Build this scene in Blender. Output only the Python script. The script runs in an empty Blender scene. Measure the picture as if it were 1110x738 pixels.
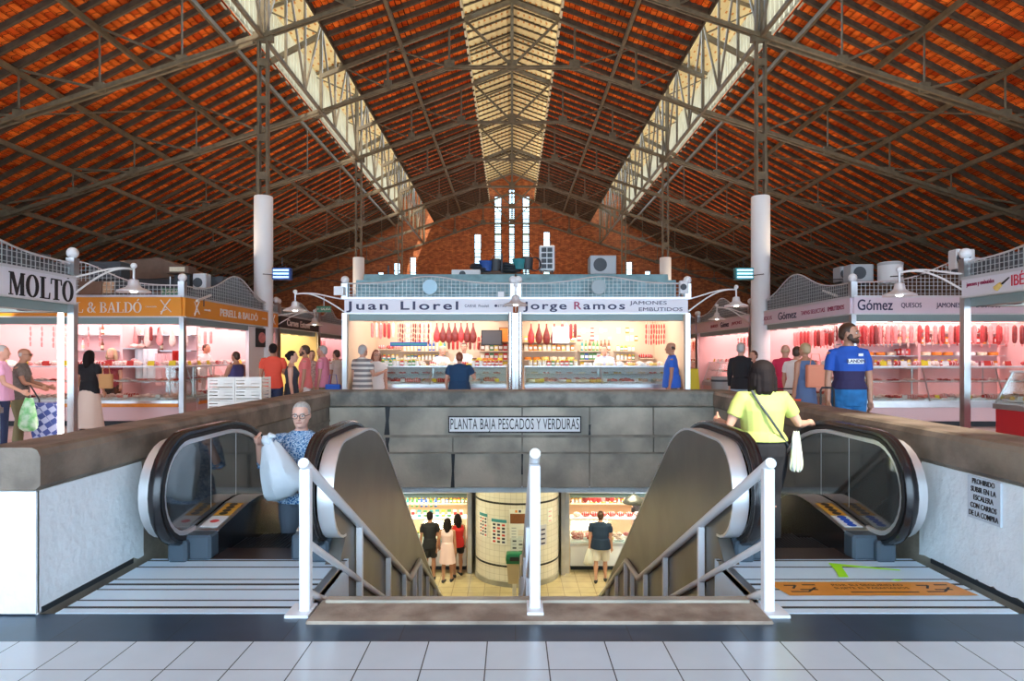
import bpy, math, random
from mathutils import Vector, Matrix
random.seed(7)
R = math.radians
PI = math.pi
SC = bpy.context.scene
COL = SC.collection
EYE, F, VX, VY = 1.6, 700.0, 555.0, 386.0

def px(x, y, D):
    """pixel of the photograph at distance D -> point in the hall"""
    return Vector(((x - VX) / F * D, D, EYE - (y - VY) / F * D))

# ------------------------------------------------------------------ materials
MATS = {}
def mat(name, col, rough=0.6, metal=0.0, noise=0.0, nscale=6.0, bump=0.0, bscale=40.0, emit=None, estr=1.0,
        trans=0.0, col2=None, spec=0.5, coat=0.0):
    if name in MATS: return MATS[name]
    m = bpy.data.materials.new(name); m.use_nodes = True
    nt = m.node_tree; N = nt.nodes; L = nt.links
    b = N['Principled BSDF']
    b.inputs['Base Color'].default_value = (*col, 1)
    b.inputs['Roughness'].default_value = rough
    b.inputs['Metallic'].default_value = metal
    b.inputs['Specular IOR Level'].default_value = spec
    b.inputs['Coat Weight'].default_value = coat
    if emit is not None:
        b.inputs['Emission Color'].default_value = (*emit, 1)
        b.inputs['Emission Strength'].default_value = estr
    if noise > 0 or col2 is not None:
        tc = N.new('ShaderNodeTexCoord'); nz = N.new('ShaderNodeTexNoise')
        nz.inputs['Scale'].default_value = nscale; nz.inputs['Detail'].default_value = 6
        L.new(tc.outputs['Object'], nz.inputs['Vector'])
        rp = N.new('ShaderNodeValToRGB')
        c2 = col2 if col2 is not None else tuple(c * (1 - noise) for c in col)
        rp.color_ramp.elements[0].position = 0.36; rp.color_ramp.elements[1].position = 0.64
        rp.color_ramp.elements[0].color = (*c2, 1); rp.color_ramp.elements[1].color = (*col, 1)
        L.new(nz.outputs['Fac'], rp.inputs['Fac']); L.new(rp.outputs['Color'], b.inputs['Base Color'])
    if bump > 0:
        tc2 = N.new('ShaderNodeTexCoord'); n2 = N.new('ShaderNodeTexNoise'); n2.inputs['Scale'].default_value = bscale
        n2.inputs['Detail'].default_value = 4
        bp = N.new('ShaderNodeBump'); bp.inputs['Strength'].default_value = bump; bp.inputs['Distance'].default_value = 0.02
        L.new(tc2.outputs['Object'], n2.inputs['Vector']); L.new(n2.outputs['Fac'], bp.inputs['Height'])
        L.new(bp.outputs['Normal'], b.inputs['Normal'])
    MATS[name] = m
    return m

def glass(name='clear_glass', tint=(0.9, 0.97, 0.97), gl=0.12):
    if name in MATS: return MATS[name]
    m = bpy.data.materials.new(name); m.use_nodes = True
    nt = m.node_tree; N = nt.nodes; L = nt.links
    N.remove(N['Principled BSDF'])
    t = N.new('ShaderNodeBsdfTransparent'); t.inputs[0].default_value = (*tint, 1)
    g = N.new('ShaderNodeBsdfGlossy'); g.inputs['Roughness'].default_value = 0.05
    x = N.new('ShaderNodeMixShader'); x.inputs[0].default_value = gl
    L.new(t.outputs[0], x.inputs[1]); L.new(g.outputs[0], x.inputs[2])
    L.new(x.outputs[0], N['Material Output'].inputs[0])
    MATS[name] = m
    return m

def grid_mat(name, col, joint, sx, sy, ox=0.0, oy=0.0, jw=0.006, rough=0.3, axes='XY', var=0.06, col2=None, stagger=0.0, bump=0.3):
    """tiles or bricks: a grid of joints in the plane 'axes' of the object's own space"""
    if name in MATS: return MATS[name]
    m = bpy.data.materials.new(name); m.use_nodes = True
    nt = m.node_tree; N = nt.nodes; L = nt.links; b = N['Principled BSDF']
    tc = N.new('ShaderNodeTexCoord'); mp = N.new('ShaderNodeSeparateXYZ'); L.new(tc.outputs['Object'], mp.inputs[0])
    cb = N.new('ShaderNodeCombineXYZ')
    L.new(mp.outputs[axes[0]], cb.inputs[0]); L.new(mp.outputs[axes[1]], cb.inputs[1])
    mm = N.new('ShaderNodeMapping'); mm.inputs['Location'].default_value = (-ox, -oy, 0); L.new(cb.outputs[0], mm.inputs[0])
    br = N.new('ShaderNodeTexBrick'); L.new(mm.outputs[0], br.inputs['Vector'])
    br.inputs['Scale'].default_value = 1.0; br.offset = stagger; br.squash = 1.0
    br.inputs['Brick Width'].default_value = sx; br.inputs['Row Height'].default_value = sy
    br.inputs['Mortar Size'].default_value = jw / 2; br.inputs['Mortar Smooth'].default_value = 0.1
    c2 = col2 if col2 else tuple(c * (1 - var) for c in col)
    br.inputs['Color1'].default_value = (*col, 1); br.inputs['Color2'].default_value = (*c2, 1)
    br.inputs['Mortar'].default_value = (*joint, 1)
    nz = N.new('ShaderNodeTexNoise'); nz.inputs['Scale'].default_value = 3.0; nz.inputs['Detail'].default_value = 8
    L.new(tc.outputs['Object'], nz.inputs['Vector'])
    mr = N.new('ShaderNodeMapRange'); mr.inputs[1].default_value = 0.3; mr.inputs[2].default_value = 0.7
    mr.inputs[3].default_value = 1.0 - var * 1.5; mr.inputs[4].default_value = 1.0
    L.new(nz.outputs['Fac'], mr.inputs[0])
    mx = N.new('ShaderNodeMix'); mx.data_type = 'RGBA'; mx.blend_type = 'MULTIPLY'; mx.inputs[0].default_value = 1.0
    L.new(br.outputs['Color'], mx.inputs[6]); L.new(mr.outputs[0], mx.inputs[7])
    L.new(mx.outputs[2], b.inputs['Base Color'])
    b.inputs['Roughness'].default_value = rough
    bp = N.new('ShaderNodeBump'); bp.invert = True; bp.inputs['Strength'].default_value = bump; bp.inputs['Distance'].default_value = 0.004
    L.new(br.outputs['Fac'], bp.inputs['Height']); L.new(bp.outputs['Normal'], b.inputs['Normal'])
    MATS[name] = m
    return m

def stripe_mat(name, cols, axis='Z', period=0.1, rough=0.7):
    """cloth woven in stripes across one axis; cols = [(position, colour)]"""
    if name in MATS: return MATS[name]
    m = bpy.data.materials.new(name); m.use_nodes = True
    nt = m.node_tree; N = nt.nodes; L = nt.links; b = N['Principled BSDF']
    tc = N.new('ShaderNodeTexCoord'); sp = N.new('ShaderNodeSeparateXYZ'); L.new(tc.outputs['Object'], sp.inputs[0])
    d = N.new('ShaderNodeMath'); d.operation = 'DIVIDE'; d.inputs[1].default_value = period
    fr = N.new('ShaderNodeMath'); fr.operation = 'FRACT'
    L.new(sp.outputs[axis], d.inputs[0]); L.new(d.outputs[0], fr.inputs[0])
    rp = N.new('ShaderNodeValToRGB'); rp.color_ramp.interpolation = 'CONSTANT'
    e = rp.color_ramp.elements
    e[0].position = cols[0][0]; e[0].color = (*cols[0][1], 1); e[1].position = cols[1][0]; e[1].color = (*cols[1][1], 1)
    for p, c in cols[2:]:
        q = e.new(p); q.color = (*c, 1)
    L.new(fr.outputs[0], rp.inputs[0]); L.new(rp.outputs[0], b.inputs['Base Color']); b.inputs['Roughness'].default_value = rough
    MATS[name] = m
    return m

# ------------------------------------------------------------------ mesh builder
class MB:
    def __init__(s): s.v = []; s.f = []
    def add(s, vs, fs):
        o = len(s.v); s.v += [tuple(v) for v in vs]; s.f += [tuple(i + o for i in f) for f in fs]; return s
    def box(s, x0, x1, y0, y1, z0, z1):
        return s.add([(x0,y0,z0),(x1,y0,z0),(x1,y1,z0),(x0,y1,z0),(x0,y0,z1),(x1,y0,z1),(x1,y1,z1),(x0,y1,z1)],
                     [(0,3,2,1),(4,5,6,7),(0,1,5,4),(1,2,6,5),(2,3,7,6),(3,0,4,7)])
    def cbox(s, x0, x1, y0, y1, z0, z1, c=0.01):
        """box with chamfered vertical and top edges"""
        ring = lambda i, z: [(x0+i,y0+c,z),(x0+c,y0+i,z),(x1-c,y0+i,z),(x1-i,y0+c,z),(x1-i,y1-c,z),(x1-c,y1-i,z),(x0+c,y1-i,z),(x0+i,y1-c,z)]
        rs = [ring(c*.6, z0), ring(0, z0+c), ring(0, z1-c), ring(c*.6, z1)]
        return s.loft(rs)
    def loft(s, rings, caps=True, closed=True):
        n = len(rings[0]); o = []
        vs = [p for r in rings for p in r]; fs = []
        for i in range(len(rings) - 1):
            for j in range(n if closed else n - 1):
                k = (j + 1) % n
                fs.append((i*n+j, i*n+k, (i+1)*n+k, (i+1)*n+j))
        if caps:
            fs.append(tuple(reversed(range(n)))); fs.append(tuple((len(rings)-1)*n + j for j in range(n)))
        return s.add(vs, fs)
    def frame(s, a, b):
        d = (Vector(b) - Vector(a)).normalized()
        u = Vector((0,0,1)) if abs(d.z) < 0.95 else Vector((0,1,0))
        x = d.cross(u).normalized(); y = x.cross(d).normalized()
        return x, y
    def beam(s, a, b, w, h=None):
        h = h or w; a = Vector(a); b = Vector(b); x, y = s.frame(a, b)
        c = [(-1,-1),(1,-1),(1,1),(-1,1)]
        return s.loft([[p + x*(i*w/2) + y*(j*h/2) for i, j in c] for p in (a, b)])
    def tube(s, a, b, r0, r1=None, n=10):
        r1 = r0 if r1 is None else r1; a = Vector(a); b = Vector(b); x, y = s.frame(a, b)
        return s.loft([[p + x*(r*math.cos(2*PI*i/n)) + y*(r*math.sin(2*PI*i/n)) for i in range(n)] for p, r in ((a,r0),(b,r1))])
    def path(s, pts, r, n=8, closed=False):
        pts = [Vector(p) for p in pts]; rings = []
        rr = r if isinstance(r, (list, tuple)) else [r]*len(pts)
        px_ = None
        for i, p in enumerate(pts):
            d = (pts[min(i+1, len(pts)-1)] - pts[max(i-1, 0)]).normalized()
            if px_ is None:
                u = Vector((0,0,1)) if abs(d.z) < 0.95 else Vector((0,1,0)); x = d.cross(u).normalized()
            else:
                x = (px_ - d*px_.dot(d)).normalized()
            y = x.cross(d).normalized(); px_ = x
            rings.append([p + x*(rr[i]*math.cos(2*PI*k/n)) + y*(rr[i]*math.sin(2*PI*k/n)) for k in range(n)])
        return s.loft(rings)
    def lathe(s, prof, c=(0,0,0), n=16, sx=1.0, sy=1.0, axis='z'):
        cx, cy, cz = c
        rings = []
        for r, z in prof:
            r = max(r, 1e-4)
            if axis == 'z': rings.append([(cx + sx*r*math.cos(2*PI*i/n), cy + sy*r*math.sin(2*PI*i/n), cz + z) for i in range(n)])
            elif axis == 'y': rings.append([(cx + sx*r*math.cos(2*PI*i/n), cy + z, cz + sy*r*math.sin(2*PI*i/n)) for i in range(n)])
            else: rings.append([(cx + z, cy + sx*r*math.cos(2*PI*i/n), cz + sy*r*math.sin(2*PI*i/n)) for i in range(n)])
        return s.loft(rings)
    def ell(s, c, rx, ry, rz, n=12, m=8):
        return s.lathe([(math.sin(PI*i/m), -math.cos(PI*i/m)*rz) for i in range(m+1)], c, n, rx, ry)
    def prism(s, poly, a, b, axis='x'):
        """poly in the plane across 'axis', from a to b: x -> (y,z), y -> (x,z), z -> (x,y)"""
        P = {'x': lambda t, u, w: (t, u, w), 'y': lambda t, u, w: (u, t, w), 'z': lambda t, u, w: (u, w, t)}[axis]
        return s.loft([[P(t, u, w) for u, w in poly] for t in (a, b)])
    def xf(s, M):
        s.v = [tuple(M @ Vector(v)) for v in s.v]; return s
    def mesh(s, name, m, smooth=False):
        me = bpy.data.meshes.new(name); me.from_pydata(s.v, [], s.f)
        if m is not None: me.materials.append(m)
        if smooth:
            me.polygons.foreach_set('use_smooth', [True]*len(me.polygons))
            try: me.set_sharp_from_angle(angle=R(40))
            except Exception: pass
        me.update(); return me
    def build(s, name, m, parent=None, smooth=False, world=False, fix=True):
        if world and parent is not None:
            o = Vector((0,0,0)); q = parent
            while q is not None: o += Vector(q.location); q = q.parent
            s.v = [tuple(Vector(v) - o) for v in s.v]
        me = s.mesh(name, m, smooth)
        if fix:
            import bmesh
            bm = bmesh.new(); bm.from_mesh(me); bmesh.ops.recalc_face_normals(bm, faces=bm.faces); bm.to_mesh(me); bm.free()
        ob = bpy.data.objects.new(name, me); COL.objects.link(ob); ob.parent = parent
        return ob

def thing(name, label, cat, loc=(0,0,0), rz=0.0, group=None):
    o = bpy.data.objects.new(name, None); COL.objects.link(o); o.location = loc; o.rotation_euler = (0,0,rz)
    o.empty_display_size = 0.1
    o['label'] = label; o['category'] = cat
    if group: o['group'] = group
    return o
def tag(o, label, cat, group=None, kind=None):
    o['label'] = label; o['category'] = cat
    if group: o['group'] = group
    if kind: o['kind'] = kind
    return o
def struct(o):
    o['kind'] = 'structure'; return o
def kids(o): return list(o.children)
def dup(o, loc=None, rz=None, label=None, group=None, parent=None, scale=None):
    c = o.copy(); COL.objects.link(c); c.parent = parent
    if loc is not None: c.location = loc
    if rz is not None: c.rotation_euler = (0,0,rz)
    if scale is not None: c.scale = (scale,)*3 if not hasattr(scale, '__len__') else scale
    if label: c['label'] = label
    if group: c['group'] = group
    for ch in kids(o): dup(ch, parent=c)
    return c
def text(body, name, m, parent, loc, size, rot=(PI/2,0,0), sx=1.0, ext=0.004, off=0.0, align='CENTER', label=None, sp=1.0, width=None):
    cu = bpy.data.curves.new(name, 'FONT'); cu.body = body; cu.size = size; cu.extrude = ext; cu.offset = off
    cu.align_x = align; cu.align_y = 'CENTER'; cu.space_character = sp; cu.resolution_u = 4
    cu.materials.append(m)
    tmp = bpy.data.objects.new('tmp', cu)
    me = bpy.data.meshes.new_from_object(tmp); me.name = name
    bpy.data.objects.remove(tmp); bpy.data.curves.remove(cu)
    if len(me.materials) == 0: me.materials.append(m)
    o = bpy.data.objects.new(name, me); COL.objects.link(o); o.parent = parent
    o.location = loc; o.rotation_euler = rot
    if width:
        xs = [v.co.x for v in me.vertices]; w = max(xs)-min(xs); mid = (max(xs)+min(xs))/2
        for v in me.vertices: v.co.x = (v.co.x-mid)*width/w
    elif sx != 1:
        for v in me.vertices: v.co.x *= sx
    if label: o['label'] = label
    return o

# ------------------------------------------------------------------ shared materials
M = {}
M['steel'] = mat('brushed_steel', (0.62,0.62,0.62), 0.28, 0.9, noise=0.15, nscale=3)
M['chrome'] = mat('polished_tube', (0.75,0.74,0.72), 0.15, 0.95)
M['panel'] = mat('balustrade_cladding', (0.25,0.235,0.21), 0.38, 0.75, noise=0.2, nscale=1.5, bump=0.02, bscale=8)
M['silver'] = mat('satin_aluminium', (0.78,0.80,0.82), 0.35, 0.7)
M['rubber'] = mat('black_rubber', (0.012,0.012,0.014), 0.22, spec=0.6)
M['black'] = mat('matt_black', (0.015,0.015,0.017), 0.6)
M['inner'] = mat('smoked_glass_panel', (0.045,0.05,0.05), 0.08, 0.0, spec=1.0, coat=0.6)
M['white'] = mat('white_enamel', (0.82,0.84,0.85), 0.4)
M['whitewash'] = mat('whitewashed_plaster', (0.80,0.87,0.90), 0.8, noise=0.06, nscale=5, bump=0.6, bscale=14)
M['concrete'] = mat('stained_concrete', (0.34,0.31,0.25), 0.75, col2=(0.17,0.155,0.13), nscale=2.2, bump=0.35, bscale=30)
M['concrete2'] = mat('weathered_concrete_slab', (0.50,0.46,0.37), 0.7, col2=(0.27,0.26,0.22), nscale=1.6, bump=0.25, bscale=25)
M['capstone'] = mat('worn_brown_coping', (0.27,0.215,0.165), 0.55, col2=(0.13,0.10,0.075), nscale=3, bump=0.3, bscale=25)
M['kerb'] = mat('dusty_cement_kerb', (0.42,0.36,0.29), 0.8, col2=(0.24,0.19,0.15), nscale=5, bump=0.3, bscale=40)
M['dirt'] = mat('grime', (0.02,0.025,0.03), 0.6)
M['truss'] = mat('olive_painted_iron', (0.155,0.115,0.065), 0.5, noise=0.35, nscale=4)
M['rafter'] = mat('old_olive_timber', (0.075,0.05,0.026), 0.75, noise=0.4, nscale=5)
M['cream'] = mat('cream_boarding', (0.80,0.72,0.52), 0.6, noise=0.1, nscale=3)
M['frost'] = mat('white_painted_rail', (0.80,0.83,0.86), 0.35)
M['glass'] = glass()
M['glassg'] = glass('counter_glass', (0.93,0.98,0.97), 0.10)
# ================================================================== roof of the hall
EAVE_X, EAVE_Z = 23.2, 6.2
AI_X, AI_Z = 9.6, 13.35          # upper edge of the aisle tiles
NA_X, NA_Z = 6.7, 13.32          # lower edge of the nave tiles
LA_X, LA_Z = 1.95, 15.10         # upper edge of the nave tiles
Y0, Y1 = -6.0, 56.0

def tile_mat():
    m = bpy.data.materials.new('terracotta_tiles'); m.use_nodes = True
    nt = m.node_tree; N = nt.nodes; L = nt.links; b = N['Principled BSDF']
    tc = N.new('ShaderNodeTexCoord'); sp = N.new('ShaderNodeSeparateXYZ'); L.new(tc.outputs['Object'], sp.inputs[0])
    cb = N.new('ShaderNodeCombineXYZ'); L.new(sp.outputs['Y'], cb.inputs[0]); L.new(sp.outputs['X'], cb.inputs[1])
    br = N.new('ShaderNodeTexBrick'); L.new(cb.outputs[0], br.inputs['Vector']); br.inputs['Scale'].default_value = 1
    br.inputs['Brick Width'].default_value = 0.42; br.inputs['Row Height'].default_value = 0.2
    br.inputs['Mortar Size'].default_value = 0.012
    br.inputs['Color1'].default_value = (0.88,0.19,0.028,1); br.inputs['Color2'].default_value = (0.55,0.065,0.010,1)
    br.inputs['Mortar'].default_value = (0.06,0.012,0.006,1)
    nz = N.new('ShaderNodeTexNoise'); nz.inputs['Scale'].default_value = 1.3; nz.inputs['Detail'].default_value = 5
    L.new(tc.outputs['Object'], nz.inputs['Vector'])
    rp = N.new('ShaderNodeValToRGB'); rp.color_ramp.elements[0].color = (0.55,0.5,0.5,1); rp.color_ramp.elements[1].color = (1.25,1.3,1.3,1)
    rp.color_ramp.elements[0].position = .35; rp.color_ramp.elements[1].position = .65
    L.new(nz.outputs['Fac'], rp.inputs[0])
    mx = N.new('ShaderNodeMix'); mx.data_type = 'RGBA'; mx.blend_type = 'MULTIPLY'; mx.inputs[0].default_value = 1
    L.new(br.outputs['Color'], mx.inputs[6]); L.new(rp.outputs[0], mx.inputs[7]); L.new(mx.outputs[2], b.inputs['Base Color'])
    b.inputs['Roughness'].default_value = 0.9; b.inputs['Specular IOR Level'].default_value = 0.05
    return m
M['tile'] = tile_mat()

def dotted_mat():
    m = bpy.data.materials.new('limewashed_tiles'); m.use_nodes = True
    nt = m.node_tree; N = nt.nodes; L = nt.links; b = N['Principled BSDF']
    tc = N.new('ShaderNodeTexCoord'); sp = N.new('ShaderNodeSeparateXYZ'); L.new(tc.outputs['Object'], sp.inputs[0])
    def frac(out, per):
        d = N.new('ShaderNodeMath'); d.operation = 'DIVIDE'; d.inputs[1].default_value = per; L.new(out, d.inputs[0])
        f = N.new('ShaderNodeMath'); f.operation = 'FRACT'; L.new(d.outputs[0], f.inputs[0])
        c = N.new('ShaderNodeMath'); c.operation = 'LESS_THAN'; c.inputs[1].default_value = 0.30; L.new(f.outputs[0], c.inputs[0]); return c
    a = frac(sp.outputs['X'], 0.26); c = frac(sp.outputs['Y'], 0.62)
    mu = N.new('ShaderNodeMath'); mu.operation = 'MULTIPLY'; L.new(a.outputs[0], mu.inputs[0]); L.new(c.outputs[0], mu.inputs[1])
    mx = N.new('ShaderNodeMix'); mx.data_type = 'RGBA'
    mx.inputs[6].default_value = (0.66,0.53,0.29,1); mx.inputs[7].default_value = (0.50,0.19,0.03,1)
    L.new(mu.outputs[0], mx.inputs[0]); L.new(mx.outputs[2], b.inputs['Base Color']); b.inputs['Roughness'].default_value = 0.7
    return m
M['dots'] = dotted_mat()

M['cover'] = mat('pale_bounce_roof', (.72,.60,.42), .9)  # pale colour chosen to bounce sunlight into the raised roofs
def slope(x0, z0, x1, z1, m, step=0.2, rafter_pitch=0.76, rh=0.17, purlins=()):
    """courses of tiles lapped like steps along the slope, on rafters; (x0,z0) is the lower edge"""
    n = max(1, int(abs(x1-x0)/step)); mb = MB()
    dx = (x1-x0)/n; dz = (z1-z0)/n
    sg = 1
    for i in range(n):
        xa, za = x0+dx*i, z0+dz*i
        xb, zb = x0+dx*(i+1.10), z0+dz*(i+1.10)
        # each course: a shallow slab tilted flatter than the roof so its nose shows
        prof = [(xa, za+0.055), (xb, zb+0.0), (xb, zb+0.03), (xa, za+0.085)]
        mb.prism(prof, Y0, Y1, 'y')
    o = struct(mb.build('ceiling', m))
    MB().prism([(x0,z0+.16),(x1,z1+.16),(x1,z1+.20),(x0,z0+.20)], Y0, Y1, 'y').build('bounce_slab', M['cover'], o)  # unseen slab over the tiles, added to reflect light under the monitors
    if rafter_pitch:
        L = math.hypot(x1-x0, z1-z0); d = 1 if x1 > x0 else -1; ang = math.atan2(z1-z0, abs(x1-x0))
        r = MB(); r.box(min(0, d*L), max(0, d*L), -0.05, 0.05, -rh, 0.0)
        r.xf(Matrix.Rotation(-ang*d, 4, 'Y'))
        y = 4.4; first = None
        while y < Y1:
            if first is None:
                first = r.build('rafter', M['rafter'], o); first.location = (x0, y, z0+0.02)
            else:
                c = first.copy(); COL.objects.link(c); c.parent = o; c.location = (x0, y, z0+0.02)
            y += rafter_pitch
    for X in purlins:
        Z = z0 + (z1-z0)*(X-x0)/(x1-x0) - rh - 0.08
        MB().beam((X, 3.0, Z), (X, Y1, Z), 0.11, 0.17).build('purlin', M['truss'], o)
    return o

for s in (-1, 1):
    slope(s*EAVE_X, EAVE_Z, s*AI_X, AI_Z, M['tile'], purlins=[s*x for x in (20.2,17.5,15.05,12.58,10.1)])
    slope(s*NA_X, NA_Z, s*LA_X, LA_Z, M['tile'], purlins=[s*4.4])
    # raised monitor over the column line: limewashed underside, boarded outer side
    slope(s*10.1, 15.35, s*6.0, 17.0, M['dots'], step=0.4, rafter_pitch=0)
    mb = MB(); y = Y0
    while y < Y1 - 0.1:                       # vertical boards with open joints
        mb.box(s*9.62-0.02, s*9.62+0.02, y+0.03, y+0.37, 13.40, 15.46); y += 0.4
    mb.box(s*9.66-0.03, s*9.66+0.03, Y0, Y1, 13.3, 13.42)
    struct(mb.build('wall_%s_monitor' % ('left' if s < 0 else 'right'), mat('aged_cream_boards', (.50,.45,.31), .7, noise=.15, nscale=2)))
    # gutter board at the lower edge of the nave tiles
    struct(MB().box(s*NA_X-0.03, s*NA_X+0.03, Y0, Y1, 13.16, 13.42).build('trim_%d' % (1 if s < 0 else 2), M['rafter']))
    # lantern over the ridge
    slope(s*2.7, 16.55, 0, 17.55, M['dots'], step=0.27, rafter_pitch=0.76, rh=0.06)
    struct(MB().box(s*LA_X-0.03, s*LA_X+0.03, Y0, Y1, 15.0, 15.42).build('trim_%d' % (3 if s < 0 else 4), M['cream']))
struct(MB().beam((0, 3, 17.42), (0, Y1, 17.42), 0.14, 0.16).build('trim_5', M['truss']))

# ---- trusses, one every 6.03 m
TY = [19.7 + 6.03*i for i in range(7)]
tops = lambda x: 15.75 - 0.37*x
aist = lambda x: 18.32 - 0.52*x
aisb = lambda x: 13.83 - 0.33*x
first = None
order = ['nearest', 'second nearest', 'third nearest', 'fourth nearest', 'fifth nearest', 'second farthest', 'farthest']
for k, y in enumerate(TY):
    lab = 'olive iron truss across nave and aisles, %s of the seven' % order[k]
    if first is not None:
        c = dup(first, (0, y, 0), 0, lab); continue
    t = thing('roof_truss', lab, 'roof truss', (0, y, 0), group='iron trusses under the tiled roof'); first = t
    def P(name, a, b, w, h=None, plates=()):
        m = MB()
        m.beam((a[0],0,a[1]), (b[0],0,b[1]), w, h)
        for q in plates: m.box(q[0]-.16, q[0]+.16, -.06, .06, q[1]-.16, q[1]+.16)
        m.build(name, M['truss'], t)
    m = MB()
    for yy in (-.07, .07): m.beam((-2.5,yy,13.1), (2.5,yy,13.1), 0.05, 0.11)
    for x in (-2.5, 0, 2.5): m.box(x-.2, x+.2, -.03, .03, 12.98, 13.4)
    m.build('tie_beam', M['truss'], t)
    for s in (-1, 1):
        m = MB()
        for yy in (-.07, .07): m.beam((s*7.6,yy,11.34), (s*2.5,yy,13.1), 0.05, 0.11)
        m.box(s*4.95-.16, s*4.95+.16, -.03, .03, 12.2, 12.6)
        m.build('bottom_chord', M['truss'], t)
        P('top_chord', (s*7.6, tops(7.6)-.2), (0, tops(0)), 0.12, 0.16)
        P('vertical_strut', (s*4.95,12.27), (s*4.95,tops(4.95)), 0.08)
        P('vertical_strut', (s*2.5,13.1), (s*2.5,16.5), 0.08)
        P('diagonal_brace', (s*6.9, tops(6.9)), (s*4.95,12.27), 0.05)
        P('diagonal_brace', (s*4.95, tops(4.95)), (s*2.5,13.1), 0.05)
        P('diagonal_brace', (s*2.0, tops(2.0)+.1), (0,13.15), 0.09)
        P('lantern_rafter', (s*2.6,16.4), (0,17.4), 0.08)
        # aisle side
        m = MB()
        for yy in (-.12, .12): m.beam((s*EAVE_X,yy,aisb(EAVE_X)), (s*7.6,yy,11.34), 0.09, 0.12)
        m.build('aisle_tie', M['truss'], t)
        P('aisle_rafter', (s*EAVE_X, aist(EAVE_X)-.1), (s*7.6, 14.40), 0.12, 0.2)
        nodes = [10.07, 12.58, 15.05, 17.5, 20.2]
        for i, X in enumerate(nodes):
            P('hanger', (s*X, aisb(X)), (s*X, aist(X)-.1), 0.045, 0.045, [(s*X, aisb(X)+.1)])
            if i: P('diagonal_brace', (s*X, aist(X)-.15), (s*nodes[i-1], aisb(nodes[i-1])+.06), 0.07, 0.07)
        P('monitor_post', (s*7.6, 11.3), (s*7.6, 16.3), 0.11)
        P('monitor_rafter', (s*9.9,15.38), (s*6.2,16.8), 0.09, 0.12)
        P('monitor_brace', (s*9.6, 15.3), (s*7.6, 14.4), 0.05)
    P('king_post', (0,13.1), (0,17.3), 0.12)

# ---- lattice girders along the two column lines
for s in (-1, 1):
    t = thing('lattice_girder', 'long olive lattice girder above the %s row of columns, under the raised roof strip' % ('left' if s < 0 else 'right'),
              'girder', (s*7.6, 0, 0), group='lattice girders along the nave')
    MB().beam((0,4,11.34), (0,Y1,11.34), 0.1, 0.12).build('bottom_chord', M['truss'], t)
    MB().beam((0,4,14.95), (0,Y1,14.95), 0.1, 0.12).build('top_chord', M['truss'], t)
    y = 19.7 - 12.06; i = 0
    h = 6.03/3
    while y < Y1 - 1:
        MB().beam((0,y,11.34), (0,y,14.95), 0.08).build('post', M['truss'], t)
        a, b = ((y,11.34),(y+h,14.95)) if i % 2 == 0 else ((y,14.95),(y+h,11.34))
        MB().beam((0,a[0],a[1]), (0,b[0],b[1]), 0.07).build('diagonal_brace', M['truss'], t)
        y += h; i += 1
    # wind bracing laid across the aisle between the nearest trusses
    for k in range(4):
        ya, yb = TY[k], TY[k+1]
        MB().beam((s*17.5,ya,aist(17.5)-.35), (s*12.58,yb,aist(12.58)-.35), 0.045).build('wind_brace', M['truss'], t, world=True)

# ---- columns: latticed iron stanchion in a white sleeve
colp = None
for s in (-1, 1):
    for k, y in enumerate((19.75, 32.0, 43.9)):
        lab = 'iron column in a %s sleeve, %s of the three on the %s' % (['thick white','pinkish white','pale'][k], ['nearest','middle','farthest'][k], 'left' if s < 0 else 'right')
        if colp is not None:
            dup(colp, (s*7.6, y, 0), 0, lab); continue
        t = thing('sleeved_column', lab, 'column', (s*7.6, y, 0), group='sleeved iron columns'); colp = t
        MB().lathe([(0.28,0),(0.28,6.45),(0.265,6.48),(0.05,6.5)], n=24).build('sleeve', M['white'], t, True)
        m = MB()
        for dx in (-.13,.13): m.box(dx-.035, dx+.035, -.09, .09, 6.4, 14.9)
        z = 7.0
        while z < 11: m.box(-.13, .13, -.09, -.07, z, z+.22); m.box(-.13, .13, .07, .09, z, z+.22); z += 1.15
        m.build('stanchion', M['truss'], t)
        MB().box(-.3,.3,-.08,.08,11.2,11.5).build('gusset_plate', M['truss'], t)

# ================================================================== walls of the hall
M['brick'] = grid_mat('red_brickwork', (0.66,0.19,0.05), (0.22,0.09,0.04), 0.30, 0.10, jw=0.022, rough=0.85, axes='XZ', var=0.35, col2=(0.36,0.08,0.022), stagger=0.5)
M['plaster'] = mat('dark_aged_plaster', (0.20,0.13,0.085), 0.85, noise=0.4, nscale=0.8)
wins = [(-.02,7.0,16.1,.52),(-1.22,7.6,15.5,.62),(1.22,7.6,15.5,.62),(-5.35,6.2,12.2,.55),(3.02,7.0,12.4,.6),(-2.98,7.6,12.2,.6),(5.6,6.2,12.0,.5),
        (-10.0,6.4,9.7,.55),(-8.6,6.9,10.2,.55),(-11.4,5.9,8.9,.5),(10.2,6.4,9.8,.55),(8.8,6.8,10.2,.5),(11.8,5.8,9.0,.5)]
wins = [w for w in wins if w[0] not in (-5.35, 5.6)]
wins = sorted(wins)
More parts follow.
